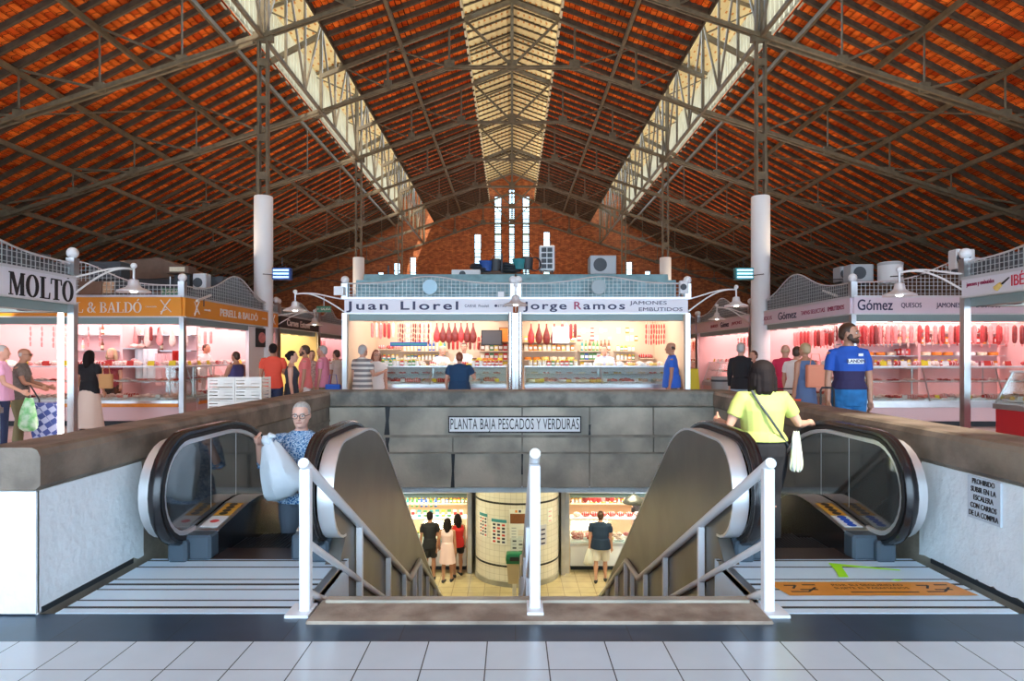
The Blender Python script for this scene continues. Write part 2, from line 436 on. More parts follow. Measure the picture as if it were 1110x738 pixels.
# brick gable: piers and panels around the window slots
mb = MB(); xs = -EAVE_X; YB = 56.0
def top_at(x):
    x = abs(x)
    return 17.6 - .37*x if x < 2.7 else (16.6 if x < 2.7 else (tops(x) + .3 if x < 6.7 else (16.6 if x < 9.7 else aist(x)+.2)))
def panel(xa, xb, z0=0.0, z1=None):
    cuts = [xa] + [c for c in (-9.7,-6.7,-2.7,0,2.7,6.7,9.7) if xa < c < xb] + [xb]
    for a, b in zip(cuts, cuts[1:]):
        za = z1 if z1 is not None else top_at(a + (1e-3 if True else 0)); zb = z1 if z1 is not None else top_at(b - 1e-3)
        mb.prism([(a,z0),(b,z0),(b,zb),(a,za)], YB, YB+0.45, 'y')
for (wx, z0, z1, w) in wins:
    panel(xs, wx-w/2); panel(wx-w/2, wx+w/2, 0, z0); panel(wx-w/2, wx+w/2, z1, None); xs = wx + w/2
panel(xs, EAVE_X)
struct(mb.build('wall_back', M['brick'], fix=True))
for i, (wx, z0, z1, w) in enumerate(wins):
    fr = MB(); n = int((z1-z0)/0.62)
    for s in (-1, 1): fr.box(wx+s*(w/2-.03)-.03, wx+s*(w/2-.03)+.03, YB+.2, YB+.26, z0, z1)
    for j in range(n+1):
        z = z0 + (z1-z0)*j/n; fr.box(wx-w/2, wx+w/2, YB+.18, YB+.28, z-.03, z+.03)
    root = struct(fr.build('window_%d' % (i+1), M['black']))
    lv = MB()
    z = z0
    while z < z1-1.6: lv.add([(wx-w/2,YB+.36,z),(wx+w/2,YB+.36,z),(wx+w/2,YB+.42,z+.11),(wx-w/2,YB+.42,z+.11)],[(0,1,2,3)]); z += .155
    lv.build('louvre', M['cream'], root)
    MB().box(wx-w/2, wx+w/2, YB+.22, YB+.235, z0, z1).build('window_pane', M['glass'], root)
for s, n in ((-1,'left'),(1,'right')):
    struct(MB().box(*sorted((s*EAVE_X, s*(EAVE_X+.4))), Y0, Y1+.4, -.1, EAVE_Z+.2).build('wall_'+n, M['plaster']))

# ================================================================== floors and the stair well
WL, WR, WF, WB = -2.95, 3.26, 4.16, 10.40      # inner faces of the well
XC = 0.155
SL, SR = -1.32, 1.63                            # inner cladding of the escalators = stair well
LOW = -4.3
M['floor'] = grid_mat('pale_floor_tiles', (0.66,0.80,0.90), (0.10,0.12,0.14), 0.328, 0.328, ox=0.19, oy=3.625, jw=0.007, rough=0.22, var=0.05)
M['slate'] = grid_mat('dark_slate_tiles', (0.035,0.075,0.13), (0.012,0.02,0.03), 0.656, 0.50, ox=0.02, oy=3.60, jw=0.006, rough=0.3, var=0.2)
M['floor2'] = grid_mat('aisle_floor_tiles', (0.66,0.58,0.56), (0.35,0.28,0.27), 0.4, 0.4, jw=0.006, rough=0.25, var=0.06)
M['yel'] = grid_mat('ochre_floor_tiles', (0.62,0.50,0.27), (0.30,0.22,0.12), 0.4, 0.4, ox=0.1, oy=0.1, jw=0.014, rough=0.22, var=0.12)
struct(MB().box(-EAVE_X, EAVE_X, Y0, 3.625, -.5, 0).build('floor', M['floor']))
mb = MB().box(WL-.36, WR+.36, 3.625, 4.01, -.5, 0.0)
mb.box(SL+.08, SR-.07, 4.01, WF, -.5, 0.0)
struct(mb.build('floor_dark_border', M['slate']))
mb = MB()
mb.box(-EAVE_X, WL-.36, 3.625, Y1, -.5, 0); mb.box(WR+.36, EAVE_X, 3.625, Y1, -.5, 0)
mb.box(WL-.36, WR+.36, WB+.5, Y1, -.5, 0)
struct(mb.build('floor_aisles', M['floor2']))
struct(MB().box(-14, 14, 1.0, 24, LOW-.2, LOW).build('floor_lower', M['yel']))
struct(MB().box(-14, 14, WB+.12, 24, -.62, -.5).build('ceiling_lower', M['whitewash']))

# cement kerb at the head of the stairs
mb = MB()
mb.cbox(-1.235, 1.565, 3.85, 4.20, -.02, 0.018, 0.012)
k = struct(mb.build('trim_6', M['kerb']))
struct(MB().cbox(-1.20, 1.53, 4.14, 4.22, 0.0, 0.034, 0.008).build('trim_7', M['concrete2']))

# ---- parapets: coping, wall, whitewash near the front
def parapet(side):
    s = -1 if side == 'left' else 1
    xi = WL if s < 0 else WR; xo = xi + s*.36
    X = lambda a, b: sorted((a, b))
    w = MB()
    w.box(*X(xi, xo), 4.01, WB+.5, LOW if False else -.5, .77)
    w.box(*X(xi, xi+s*.2), WF+1.2, 15.5, LOW, -.5)
    for z in (.55, .30):
        w.box(*X(xi-s*.025, xi), 5.8, WB, z, z+.03)
    o = struct(w.build('wall_well_'+side, M['concrete']))
    prof = [(xi-s*.035,.80),(xi-s*.035,.98),(xi-s*.015,1.02),(xi+s*.02,1.035),(xo-s*.02,1.035),(xo+s*.02,1.02),(xo+s*.035,.98),(xo+s*.035,.80),(xo,.77),(xi,.77)]
    MB().prism(prof, 3.99, WB+.52, 'y').build('coping', M['capstone'], o)
    q = MB()
    def ragged(z0, z1):
        pts = []; n = 14
        for i in range(n+1): pts.append((5.13 + random.uniform(-.02,.02), z0+(z1-z0)*i/n))
        return pts
    # white paint on the well side and the front end of the wall
    bot = [(4.005,0.0)] + [(4.005+ (1.15*i/16), .0 + random.uniform(.0,.05)+.0) for i in range(1,17)]
    poly = [(4.0,0.0)] + bot[1:] + [(5.15,.05),(5.15,.60),(5.15,.62)] + [(5.12,.765),(4.0,.765)]
    q.prism(poly, xi-s*.012, xi, 'x')
    q.box(*X(xi-s*.012, xo+s*.005), 3.985, 4.012, 0.01, .765)
    q.build('white_paint', M['whitewash'], o)
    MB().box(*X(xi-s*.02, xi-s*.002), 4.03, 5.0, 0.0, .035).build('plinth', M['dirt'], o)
    return o
parapet('left'); parapet('right')

# ---- concrete wall at the far side of the well
w = MB(); w.box(WL-.4, WR+.4, WB+.02, WB+.5, -.5, .77)
o = struct(w.build('wall_well_back', M['concrete']))
q = MB()
def slabs(joints, z0, z1, d):
    xs = [WL] + [(j-VX)/F*WB for j in joints] + [WR]
    for a, b in zip(xs, xs[1:]): q.box(a+.012, b-.012, WB+.02-d, WB+.03, z0, z1)
slabs([420,566,639,708], .33, .80, .03)
slabs([420,491,566,639,708], .06, .30, .045)
slabs([491,566,639], -.51, .03, .03)
q.build('concrete_slab', M['concrete2'], o)
m = MB(); m.box(WL, WR, WB-.05, WB, .295, .335); m.box(WL, WR, WB-.04, WB, .03, .055)
m.build('moulding', M['concrete'], o)
prof = [(WB-.04,.82),(WB-.04,.99),(WB-.02,1.03),(WB+.02,1.04),(WB+.5,1.04),(WB+.54,.98),(WB+.54,.80),(WB+.5,.77),(WB-.0,.77),(WB-.06,.80)]
MB().prism(prof, WL-.3, WR+.3, 'x').build('coping', mat('dark_mossy_coping', (.26,.25,.21), .7, col2=(.12,.12,.105), nscale=4, bump=.4, bscale=30), o)
sn = MB()
for j, z0, z1, w_ in ((420,.33,.80,.05),(420,.06,.30,.045),(491,-.51,.03,.035),(639,.33,.5,.02),(566,-.3,.03,.015)):
    X_ = (j-VX)/F*WB; sn.prism([(X_-w_,z0),(X_+w_*.8,z0),(X_+w_*.5,(z0+z1)/2),(X_+w_,z1),(X_-w_*.7,z1),(X_-w_*.4,(z0+z1)/2)], WB-.030, WB-.015, 'y')
sn.build('tar_seam', M['dirt'], o)
# soffit beam on both sides of the well below
sgn = thing('direction_sign', 'long white sign with black capitals fixed to the concrete wall above the stairs', 'sign', (XC-.13, WB-.05, .27+.27))
a = px(486, 451, WB-.07); b = px(630, 469, WB-.07)
MB().box(a.x, b.x, WB-.075, WB-.04, b.z, a.z).build('frame', M['black'], sgn, world=True)
MB().box(a.x+.02, b.x-.02, WB-.085, WB-.07, b.z+.02, a.z-.02).build('board', M['white'], sgn, world=True)
cz = (a.z+b.z)/2 - sgn.location.z
text('PLANTA BAJA PESCADOS Y VERDURAS', 'lettering', M['black'], sgn, ((a.x+b.x)/2 - sgn.location.x, -.04, cz), .25, ext=.002, sp=1.08, width=(b.x-a.x)*.965)

# PROHIBIDO plate on the right-hand whitewash
sg = thing('warning_sign', 'small grey plate with dark capitals on the white parapet right of the escalator', 'sign', (WR-.014, 4.43, .615))
MB().box(-.012, 0, -.155, .155, -.15, .145).build('plate', mat('grey_enamel_plate', (.55,.62,.68), .4), sg)
for i, l in enumerate(['PROHIBIDO','SUBIR EN LA','ESCALERA','CON CARROS','DE LA COMPRA']):
    text(l, 'lettering', M['black'], sg, (-.014, 0, .112-.0565*i), .052, rot=(PI/2,0,-PI/2), ext=.0015, off=.0004, width=[.21,.235,.185,.245,.275][i])

# ---- stairs down, one flight, a landing and a second flight
st = MB()
y, z = 4.20, 0.0
pts = []
n1 = 12; rise = 2.15/n1; run = (8.35-4.20)/n1
prof = [(y, z)]
for i in range(n1): z -= rise; prof += [(y, z), (y+run, z)]; y += run
prof[-1] = (9.05, z); y = 9.05
rise2 = (4.3-2.15)/12; run2 = .335
for i in range(12): z -= rise2; prof += [(y, z), (y+run2, z)]; y += run2
prof = prof + [(y, LOW-.05), (4.20, LOW-.05)]
st.prism(prof, SL+.03, SR-.03, 'x')
struct(st.build('floor_stair_flight', M['kerb']))
# ---- lower side walls beyond the well
struct(MB().box(-14.2,-14,1,24,LOW,-.5).build('wall_lower_left', M['whitewash']))
struct(MB().box(14,14.2,1,24,LOW,-.5).build('wall_lower_right', M['whitewash']))
struct(MB().box(-14,14,24,24.2,LOW,-.5).build('wall_lower_back', M['whitewash']))
# ================================================================== escalators
SLOPE = 0.68
def rail_path(r_off=0.0, y_end=12.6, tip=4.695, full=True):
    """handrail centre line in (y, z), offset inwards by r_off"""
    cz, cr = .565, .425 - r_off
    cy = tip + .425
    pts = [(cy+.12, cz-cr)] if full else []
    n = 14
    for i in range(n+1):
        a = -PI/2 - PI*i/n
        pts.append((cy + cr*math.cos(a), cz + cr*math.sin(a)))
    # top run, then a soft bend into the slope
    zt = cz + cr
    yb = 6.15
    pts.append((yb-.35, zt))
    a1 = math.atan(SLOPE); Rb = 1.7; 
    for i in range(1, 8):
        a = a1*i/7; pts.append((yb-.35 + Rb*math.sin(a), zt - Rb*(1-math.cos(a))))
    y0, z0 = pts[-1]
    pts.append((y_end, z0 - SLOPE*(y_end-y0)))
    return pts

def escalator(name, label, cx, inner_side):
    """inner_side: +1 when the open stair lies on +x of this escalator"""
    t = thing(name, label, 'escalator', (cx, 4.01, 0), group='pair of escalators beside the stairs')
    def B(mb, nm, m, par=t, smooth=False, lab=None):
        o = mb.build(nm, m, par, smooth, world=True)
        if lab: o['label'] = lab
        return o
    for s in (-1, 1):
        X = cx + s*.55
        near_stairs = (s == inner_side)
        # handrail belt: a flat loop
        pts = rail_path()
        rings = []
        for i, (y, z) in enumerate(pts):
            a = pts[max(i-1,0)]; b = pts[min(i+1,len(pts)-1)]
            d = Vector((0, b[0]-a[0], b[1]-a[1])).normalized(); nrm = Vector((0, -d.z, d.y)) 
            # outward normal points away from the loop
            c = Vector((X, y, z)); n = Vector((0, d.z, -d.y))
            n = -n
            sec = [(-.045,-.012),(-.045,.012),(-.028,.026),(.028,.026),(.045,.012),(.045,-.012),(.03,-.02),(-.03,-.02)]
            rings.append([c + Vector((u,0,0)) + n*w for u, w in sec])
        hr = B(MB().loft(rings), 'handrail', M['rubber'], t, True)
        # guide strip under the belt, steel arc inside it
        for nm, off, w, th, m in (('handrail_guide', .032, .10, .03, M['black']), ('edge_trim', .070, .075, .034, M['silver'])):
            pts = rail_path(off); rings = []
            for i, (y, z) in enumerate(pts):
                a = pts[max(i-1,0)]; b = pts[min(i+1,len(pts)-1)]
                d = Vector((0, b[0]-a[0], b[1]-a[1])).normalized(); n = Vector((0, -d.z, d.y))
                c = Vector((X, y, z))
                rings.append([c + Vector((u*w/2,0,0)) + n*(v*th/2) for u, v in ((-1,-1),(1,-1),(1,1),(-1,1))])
            B(MB().loft(rings), nm, m, t)
        # inner panel
        pts = rail_path(.08)
        poly = pts[1:] + [(12.6, pts[-1][1]-.55), (6.75, .16-.3), (6.3,.10), (5.0, .10)]
        B(MB().prism(poly, X-.012, X+.012, 'x'), 'balustrade_panel', M['inner'])
        # panel joints
        jm = MB()
        for y in (5.55, 6.05): jm.box(X-.0135, X+.0135, y, y+.006, .30, .90)
        B(jm, 'panel_joint', M['steel'])
        # outer cladding: stainless drum around the newel and side wall
        pts = rail_path(.045, full=False)
        xo = X + s*.06; xo2 = (SL if inner_side > 0 else SR) if near_stairs else X + s*.16
        xa, xb = sorted((xo, xo2))
        top = pts
        if near_stairs:
            poly = [(4.93, -.02)] + [(y+.03, z-.01) for y, z in top] + [(12.6, LOW+.02), (4.93, LOW+.02)]
            body = [(4.93,-.02)] + [p for p in poly[1:-2]] + [(12.6, LOW+.02),(4.93,LOW+.02)]
            B(MB().prism(body, xa+.004, xb-.004, 'x'), 'side_cladding', M['panel'])
        # bright capping band following the profile
        rings = []
        bp = top
        for i, (y, z) in enumerate(bp):
            a = bp[max(i-1,0)]; b = bp[min(i+1,len(bp)-1)]
            d = Vector((0, b[0]-a[0], b[1]-a[1])).normalized(); n = Vector((0, -d.z, d.y))
            c = Vector((0, y+.03, z-.01))
            rings.append([Vector((xa,0,0))+c-n*.012, Vector((xb,0,0))+c-n*.012, Vector((xb,0,0))+c+n*.008, Vector((xa,0,0))+c+n*.008])
        B(MB().loft(rings), 'newel_capping', M['silver'], t, True, lab='satin silver band round the end of the balustrade')
        if not near_stairs:
            poly = [(5.12,.14)] + [(y+.03,z-.01) for y, z in top] + [(12.6, LOW), (6.9,-.9), (5.3, 0.0)]
            B(MB().prism(poly, xa+.004, xb-.004, 'x'), 'side_cladding', M['steel'])
        # belt inlet box at the foot of the newel
        xi0, xi1 = sorted((X + s*.075, X - s*.235))
        B(MB().cbox(xi0, xi1, 5.06, 5.22, 0.0, .195, .02).cbox(X-.075, X+.075, 5.0, 5.6, 0.0, .165, .02), 'handrail_inlet', mat('inlet_grey', (.05,.075,.10), .4))
        # inner deck with black skirt
        q = -s
        xd0, xd1 = sorted((X + q*.03, X + q*.235))
        dk = [(5.20,.0),(5.20,.19),(5.22,.20),(5.80,.285),(6.0,.295)]
        ya, za = 6.0, .295
        for i in range(1, 8):
            a = math.atan(SLOPE)*i/7; dk.append((ya + .9*math.sin(a), za - .9*(1-math.cos(a))))
        y0, z0 = dk[-1]; dk.append((12.0, z0-SLOPE*(12.0-y0))); 
        lo = [(12.0, dk[-1][1]-.5), (y0+.1, z0-.45), (5.9,-.12),(5.20,-.12)]
        sk = B(MB().prism(dk[1:] + lo, xd0+ (0.0), xd1, 'x'), 'skirt', M['rubber'])
        # polished top plate
        rings = []
        for i, (y, z) in enumerate(dk[1:]):
            rings.append([Vector((xd0-.002,y,z)), Vector((xd1+.002,y,z)), Vector((xd1+.002,y,z+.006)), Vector((xd0-.002,y,z+.006))])
        B(MB().loft(rings), 'deck_plate', M['steel'])
        if (s == -inner_side):
            st = [(5.25, 5.47), (5.49, 5.76)]
            cols = [('blue', (.02,.10,.55)), ('amber', (.75,.35,.05))] if inner_side < 0 else [('red', (.75,.08,.08)), ('amber', (.75,.40,.05))]
            for (ya, yb), (cn, cc) in zip(st, cols):
                zq = lambda y_: .208 + (y_-5.22)*.085/.58
                B(MB().loft([[(xd0+.03,y_,zq(y_)),(xd1-.03,y_,zq(y_)),(xd1-.03,y_,zq(y_)+.003),(xd0+.03,y_,zq(y_)+.003)] for y_ in (ya,yb)]), 'sticker', mat('sticker_white', (.85,.85,.85), .5) if cn in ('blue','red') else mat('sticker_amber', (.75,.38,.05), .5), lab='%s safety sticker on the deck' % cn)
                ic = MB(); n = 4 if cn != 'red' else 1
                for k in range(n):
                    yy = ya + (yb-ya)*(k+.5)/n
                    for rr in ((.034,.016),):
                        P = 14
                        o_ = [((xd0+xd1)/2 + rr[0]*math.cos(2*PI*j/P)*1.05, yy + rr[0]*math.sin(2*PI*j/P)) for j in range(P)]
                        ic.add([(x,y,zq(y)+.0045) for x, y in o_], [tuple(range(P))])
                    ic.box((xd0+xd1)/2-.04, (xd0+xd1)/2+.04, yy-.004, yy+.004, zq(yy)+.004, zq(yy)+.0055)
                B(ic, 'pictogram', mat('sticker_ink_'+cn, cc if cn != 'amber' else (.06,.04,.02), .5))
    # steps
    stp = MB(); w = .34
    y, z = 5.35, -.012
    for k in range(20):
        dz = 0 if k < 1 else min(.27*.75, .27*SLOPE)*min(1, k/2.5)
        z -= dz
        stp = MB(); stp.box(cx-w, cx+w, y, y+.40, z-.22, z-.01)
        g = 0
        xx = cx-w
        while xx < cx+w-.01: stp.box(xx, xx+.014, y+.004, y+.40, z-.012, z); xx += .030
        B(stp, 'step', M['black'] if False else mat('dark_tread', (.022,.027,.033), .35, .3))
        y += .40 if k else .40
        if y > 12.2: break
    # comb plate
    B(MB().box(cx-w-.02, cx+w+.02, 5.08, 5.37, -.03, .006), 'comb_plate', mat('brown_comb_plate', (.075,.045,.035), .3, .6))
    # landing plate with inlaid dark ribs
    x0, x1 = (WL+.11, SL+.03) if inner_side > 0 else (SR-.03, WR-.11)
    poly = [(x0,4.015),(x1,4.015),(x1,5.20),(x0,5.20)]
    B(MB().box(x0, x1, 4.015, 5.10, -.45, .002), 'landing_plate', mat('ribbed_aluminium_plate', (.66,.84,.97), .45, 0, noise=.06, nscale=2), t)
    rb = MB()
    for y, h in ((4.105,.028),(4.225,.014),(4.42,.012),(4.52,.03),(4.62,.012),(4.89,.014),(5.045,.018)):
        rb.box(x0, x1, y-h/2, y+h/2, .0, .0045)
    B(rb, 'rib', M['dirt'])
    # angle iron trimming the open edge by the stairs
    e = SL if inner_side > 0 else SR
    m = MB(); m.box(min(e-.03,e+.03), max(e-.03,e+.03), 4.20, 5.0, -.04, .012); m.box(e-.005,e+.005,4.2,5.0,-.45,0)
    B(m, 'edge_angle', M['steel'])
    # sticker plate between newel and skirt
    return t
escalator('escalator', 'left escalator carrying a man in a blue shirt, white pole railing on its right', XC-2.205+.0, 1)
escalator('escalator', 'right escalator carrying a woman in a yellow top, orange banner stuck on its plate', XC+2.205, -1)

# orange banner on the right landing plate
bn = thing('floor_banner', 'orange advertising banner stuck to the ribbed landing plate of the right escalator', 'sticker', (2.45, 4.43, .006))
MB().add([(-.60,-.13,0),(.66,-.13,0),(.62,.13,0),(-.66,.13,0)],[(0,1,2,3)]).xf(Matrix.Translation((0,0,.001))).build('film', mat('orange_film', (.78,.30,.03), .4, noise=.15, nscale=6), bn, fix=False)
mk = MB()
def bar(x0,y0,x1,y1,w=.016): mk.beam((x0,y0,.0015),(x1,y1,.0015),w,.001)
for ox in (-.46,.46):
    bar(ox-.10,-.06,ox+.02,-.06); bar(ox-.02,-.02,ox+.10,-.02); bar(ox+.02,-.06,ox+.10,.02); bar(ox-.10,.06,ox-.02,.06); bar(ox-.02,.06,ox-.06,-.0); bar(ox+.03,.07,ox+.12,.07)
bar(-.16,-.07,.30,-.07,.016)
mk.build('printed_mark', M['black'], bn)
text('POR SU SEGURIDAD', 'lettering', M['black'], bn, (.02,.062,.0018), .05, rot=(0,0,0), sx=1.1, ext=.0003)
text('SUJETE EL PASAMANOS', 'lettering', M['black'], bn, (.02,.005,.0018), .045, rot=(0,0,0), sx=1.1, ext=.0003)
# fluorescent paint mark
pm = MB(); pm.add([(2.36,4.66,0),(2.40,4.78,0),(2.44,4.98,0),(2.52,4.95,0),(2.90,4.82,0),(2.88,4.80,0),(2.5,4.90,0),(2.43,4.66,0)],[(0,1,2,6,7),(2,3,6),(3,4,5,6)])
pm.add([(2.70,4.60,0),(2.74,4.58,0),(2.78,4.60,0),(2.73,4.61,0)],[(0,1,2,3)]).xf(Matrix.Translation((.0,0,.007)))
o = pm.build('paint_mark', mat('lime_paint', (.45,1.0,.02), .5), None, fix=False); tag(o, 'lime green sprayed mark on the ribbed plate of the right escalator', 'paint mark')

# ================================================================== railings
def rail_z(y, h):
    if y <= 8.18: return h - .515*(y-4.04)
    if y <= 9.03: return h - .515*4.14 - .04*(y-8.18)/.85
    return h - .515*4.14 - .04 - .557*(y-9.03)
def railing(label, X, posts, rails, base_plate, base_dx=0.0):
    t = thing('stair_railing', label, 'railing', (X, 4.04, .019 if X > 0 and X < 1 else 0), group='white tubular stair railings')
    m = M['frost']
    MB().cbox(-.033,.033,-.033,.033,0,.90,.006).build('post', m, t)
    for y in posts:
        z = rail_z(y, .90); zb = z - .93
        MB().cbox(-.026,.026, y-4.04-.026, y-4.04+.026, zb, z, .005).build('post', m, t)
    for i, (h, r) in enumerate(rails):
        ys = [4.04-(.05 if i == 0 else 0), 8.18, 9.03, 12.9]
        pts = [(0, y-4.04, rail_z(y, h)) for y in ys]
        if i > 0: pts = [(0, y-4.04, rail_z(y, h)) for y in (4.06, 8.1)]
        MB().path(pts, r, 14).build('handrail' if i == 0 else 'cross_rail', m, t, True)
    if base_plate:
        x0, x1 = base_plate
        MB().box(x0, x1, -.10, .10, 0.0, .018).build('foot_plate', m, t)
    return t
railing('white tubular railing on the left of the stairs, square post at its head', -1.29, [5.47,6.75,7.75,8.6,9.1,9.9,10.9,12.0], [(.915,.034),(.44,.024),(.13,.024)], (-.10,.045))
railing('white tubular railing on the right of the stairs, by the yellow topped woman', 1.60, [5.47,6.75,7.75,8.6,9.1,9.9,10.9,12.0], [(.915,.034),(.44,.024),(.13,.024)], (-.045,.10))
railing('white tubular railing down the middle of the stairs', .143, [5.6,6.9,8.2,9.05,10.2,11.4], [(.955,.034),(.48,.024)], (-.05,.05))
# ================================================================== people
def remesh(o, vox, sm=3):
    a = o.modifiers.new('join', 'REMESH'); a.mode = 'VOXEL'; a.voxel_size = vox; a.use_smooth_shade = True
    b = o.modifiers.new('soften', 'SMOOTH'); b.iterations = sm; b.factor = 0.5
    return o
CL = {}
def cloth(n, c, rough=.85, **k):
    return mat('cloth_'+n, c, rough, **k)
SK = {'fair': mat('skin_fair', (.62,.33,.23), .5), 'tan': mat('skin_tan', (.47,.23,.14), .5), 'pale': mat('skin_pale', (.72,.42,.32), .5), 'deep': mat('skin_deep', (.30,.14,.08), .5)}
HR = {'black': mat('hair_black', (.014,.009,.009), .75, spec=.2), 'brown': mat('hair_brown', (.06,.028,.015), .5), 'grey': mat('hair_grey', (.42,.40,.38), .6),
      'white': mat('hair_white', (.50,.47,.43), .8, noise=.35, nscale=60), 'blond': mat('hair_blond', (.50,.36,.20), .6), 'red': mat('hair_auburn', (.22,.06,.025), .5)}
SHOE = mat('shoe_dark', (.03,.028,.03), .5)

def V(*a): return Vector(a)
def person(label, loc, H, heading, build=1.0, depth=1.0, skin='fair', hair='brown', style='short', top=('tee', None), bottom=('trousers', None),
           armR=None, armL=None, lean=0.0, head_turn=0.0, head_down=0.0, stride=0.03, vox=.013, group=None, face=False, fem=False,
           sleeve=.55, bottom_len=1.0, shoe=None, glasses=False, beard=False, chubby=0.0, cat='person', hem=.475):
    """standing figure, front = local +y. arms: (upper direction, fore direction), local axes, right = +x"""
    t = thing('person', label, cat, loc, R(heading))
    if group: t['group'] = group
    h = H
    sh = .108*build*(.92 if fem else 1.0); hipw = .052*(1.08 if fem else 1.0)*build
    L = lambda z, y=0.0: (math.sin(R(lean))*max(0, z-.52) + y, .52 + (z-.52)*math.cos(R(lean)) if z > .52 else z)
    def P(x, y, z):
        yy, zz = L(z, y); return V(x*h, yy*h, zz*h)
    armR = armR or ((.12,.02,-1), (.06,.15,-1)); armL = armL or ((-.12,.02,-1), (-.06,.15,-1))
    def arm(side, spec):
        S = P(side*sh, -.005, .800); u = V(*spec[0]).normalized(); f = V(*spec[1]).normalized()
        E = S + u*(.165*h); W = E + f*(.145*h); return S, E, W, f
    arms = [arm(1, armR), arm(-1, armL)]
    T = [(.465,.082*build,.060*depth,0),(.52,.097*build*(1.06 if fem else 1),.068*depth+chubby*.02,0),(.57,.090*build+chubby*.012,.066*depth+chubby*.03,.002),(.62,.080*build+chubby*.018,.060*depth+chubby*.035,.004),
         (.68,.088*build+chubby*.01,.064*depth+chubby*.025,.004),(.74,.098*build,.068*depth+(.012 if fem else 0),.006),(.79,.104*build,.058*depth,.0),(.825,.080*build,.042,-.004),(.852,.042,.034,-.004)]
    def torso(infl, z0=.46, z1=.86, extra=0.0):
        m = MB(); rings = []
        for z, w, d, yo in T:
            if z < z0-1e-6 or z > z1+1e-6: continue
            k = 20; ring = []
            for i in range(k):
                a = 2*PI*i/k; c, s_ = math.cos(a), math.sin(a)
                ring.append(P((w+infl)*math.copysign(abs(c)**.85, c), yo + (d+infl)*math.copysign(abs(s_)**.9, s_), z))
            rings.append(ring)
        m.loft(rings); return m
    def blob(m, a, b, ra, rb): # tapered capsule
        m.path([a + (a-b).normalized()*ra*.7, a + (a-b).normalized()*ra*.35, a, b, b + (b-a).normalized()*rb*.35, b + (b-a).normalized()*rb*.7], [ra*.5*h if False else ra*.55, ra*.85, ra, rb, rb*.85, rb*.55], 12)
    # ---- body
    b = torso(0.0)
    legs = []
    for sd, st in ((1, stride), (-1, -stride)):
        hp = P(sd*hipw, 0, .49); kn = V(sd*(hipw+.002)*h, (st*.5+.012)*h, .285*h); an = V(sd*(hipw+.004)*h, st*h-.01*h, .045*h)
        legs.append((hp, kn, an, sd))
        b.path([hp + V(0,0,.03*h), hp, hp*.5+kn*.5, kn, kn*.72+an*.28+V(0,-.008*h,0), kn*.4+an*.6, an, an-V(0,0,.02*h)],
               [.045*h*build, .054*h*build, .044*h*build, .030*h, .034*h, .026*h, .020*h, .018*h], 12)
        b.ell(tuple(an + V(0,.045*h,-.027*h)), .026*h, .072*h, .019*h)
    for (S, E, W, f), sd in zip(arms, (1, -1)):
        b.path([S + V(-sd*.03*h,0,.012*h), S, S*.5+E*.5, E, E*.7+W*.3, W, W + f*.01*h], [.026*h, .031*h*build, .026*h*build, .0215*h, .0225*h, .0155*h, .015*h], 12)
        # hand: palm, four fingers, thumb
        side = V(0,0,1).cross(f); side = side.normalized() if side.length > .2 else V(0,1,0)
        up = f.cross(side).normalized()
        thumb_dir = V(0,1,0) - f*V(0,1,0).dot(f)
        wd = thumb_dir.normalized() if thumb_dir.length > .3 else V(0,0,1)      # width of the palm: thumb side forward / up
        pn = f.cross(wd).normalized()
        if pn.dot(V(-sd,0,-.2)) < 0: pn = -pn
        c0 = W + f*.012*h; c1 = W + f*.052*h
        b.path([c0, W+f*.03*h, c1], [.014*h, .021*h, .020*h], 10)
        for i, ln in enumerate((.040,.045,.042,.033)):
            o = wd*((1.5-i)*.0098*h); r = .0056*h
            p0 = c1 - f*.008*h + o; p1 = p0 + f*ln*.45*h + o*.12 + pn*.004*h; p2 = p1 + (f*.8+pn*.6).normalized()*ln*.35*h; p3 = p2 + (f*.45+pn*.9).normalized()*ln*.3*h
            b.path([p0, p1, p2, p3], [r*1.05, r, r*.92, r*.7], 7)
        q0 = W + f*.018*h + wd*.012*h; q1 = q0 + (f*.6+wd*.8).normalized()*.024*h; q2 = q1 + (f*.95+wd*.25+pn*.3).normalized()*.024*h
        b.path([q0, q1, q2], [.0085*h, .0072*h, .0058*h], 7)
    b.path([P(0,-.004,.83), P(0,0,.86), P(0,.008,.895)], [.040*h, .031*h*(.9 if fem else 1.05), .030*h], 12)
    # ---- head, turned on the neck
    hc = P(0, .012, .935)
    HM = Matrix.Translation(hc) @ Matrix.Rotation(R(head_turn), 4, 'Z') @ Matrix.Rotation(-R(head_down), 4, 'X')
    hd = MB()
    rings = []
    prof = [(-.066,.016,.020,.020),(-.058,.028,.034,.014),(-.045,.036,.046,.006),(-.025,.041,.052,.002),(0,.0445,.055,-.002),(.025,.045,.057,-.004),(.045,.040,.050,-.006),(.058,.028,.036,-.007),(.066,.010,.014,-.008)]
    for z, w, d, yo in prof:
        rings.append([(w*h*math.cos(2*PI*i/18), (yo + d*math.sin(2*PI*i/18))*h, z*h) for i in range(18)])
    hd.loft(rings)
    hd.path([(0,.050*h,.012*h),(0,.062*h,-.008*h),(0,.066*h,-.014*h),(0,.056*h,-.020*h)], [.004*h,.006*h,.0085*h,.006*h], 8)   # nose
    hd.ell((0,.050*h,-.032*h), .016*h, .007*h, .0045*h); hd.ell((0,.044*h,-.052*h), .014*h, .012*h, .010*h)
    hd.ell((0,.048*h,.016*h), .032*h, .008*h, .005*h)
    for s in (-1,1): hd.ell((s*.046*h,-.004*h,-.004*h), .006*h, .011*h, .016*h); hd.ell((s*.022*h,.040*h,-.016*h), .013*h,.012*h,.012*h)
    b.v += []; o_ = len(b.v); hd.xf(HM); b.add(hd.v, hd.f)
    body = remesh(b.build('body', SK[skin], t), vox, 2)
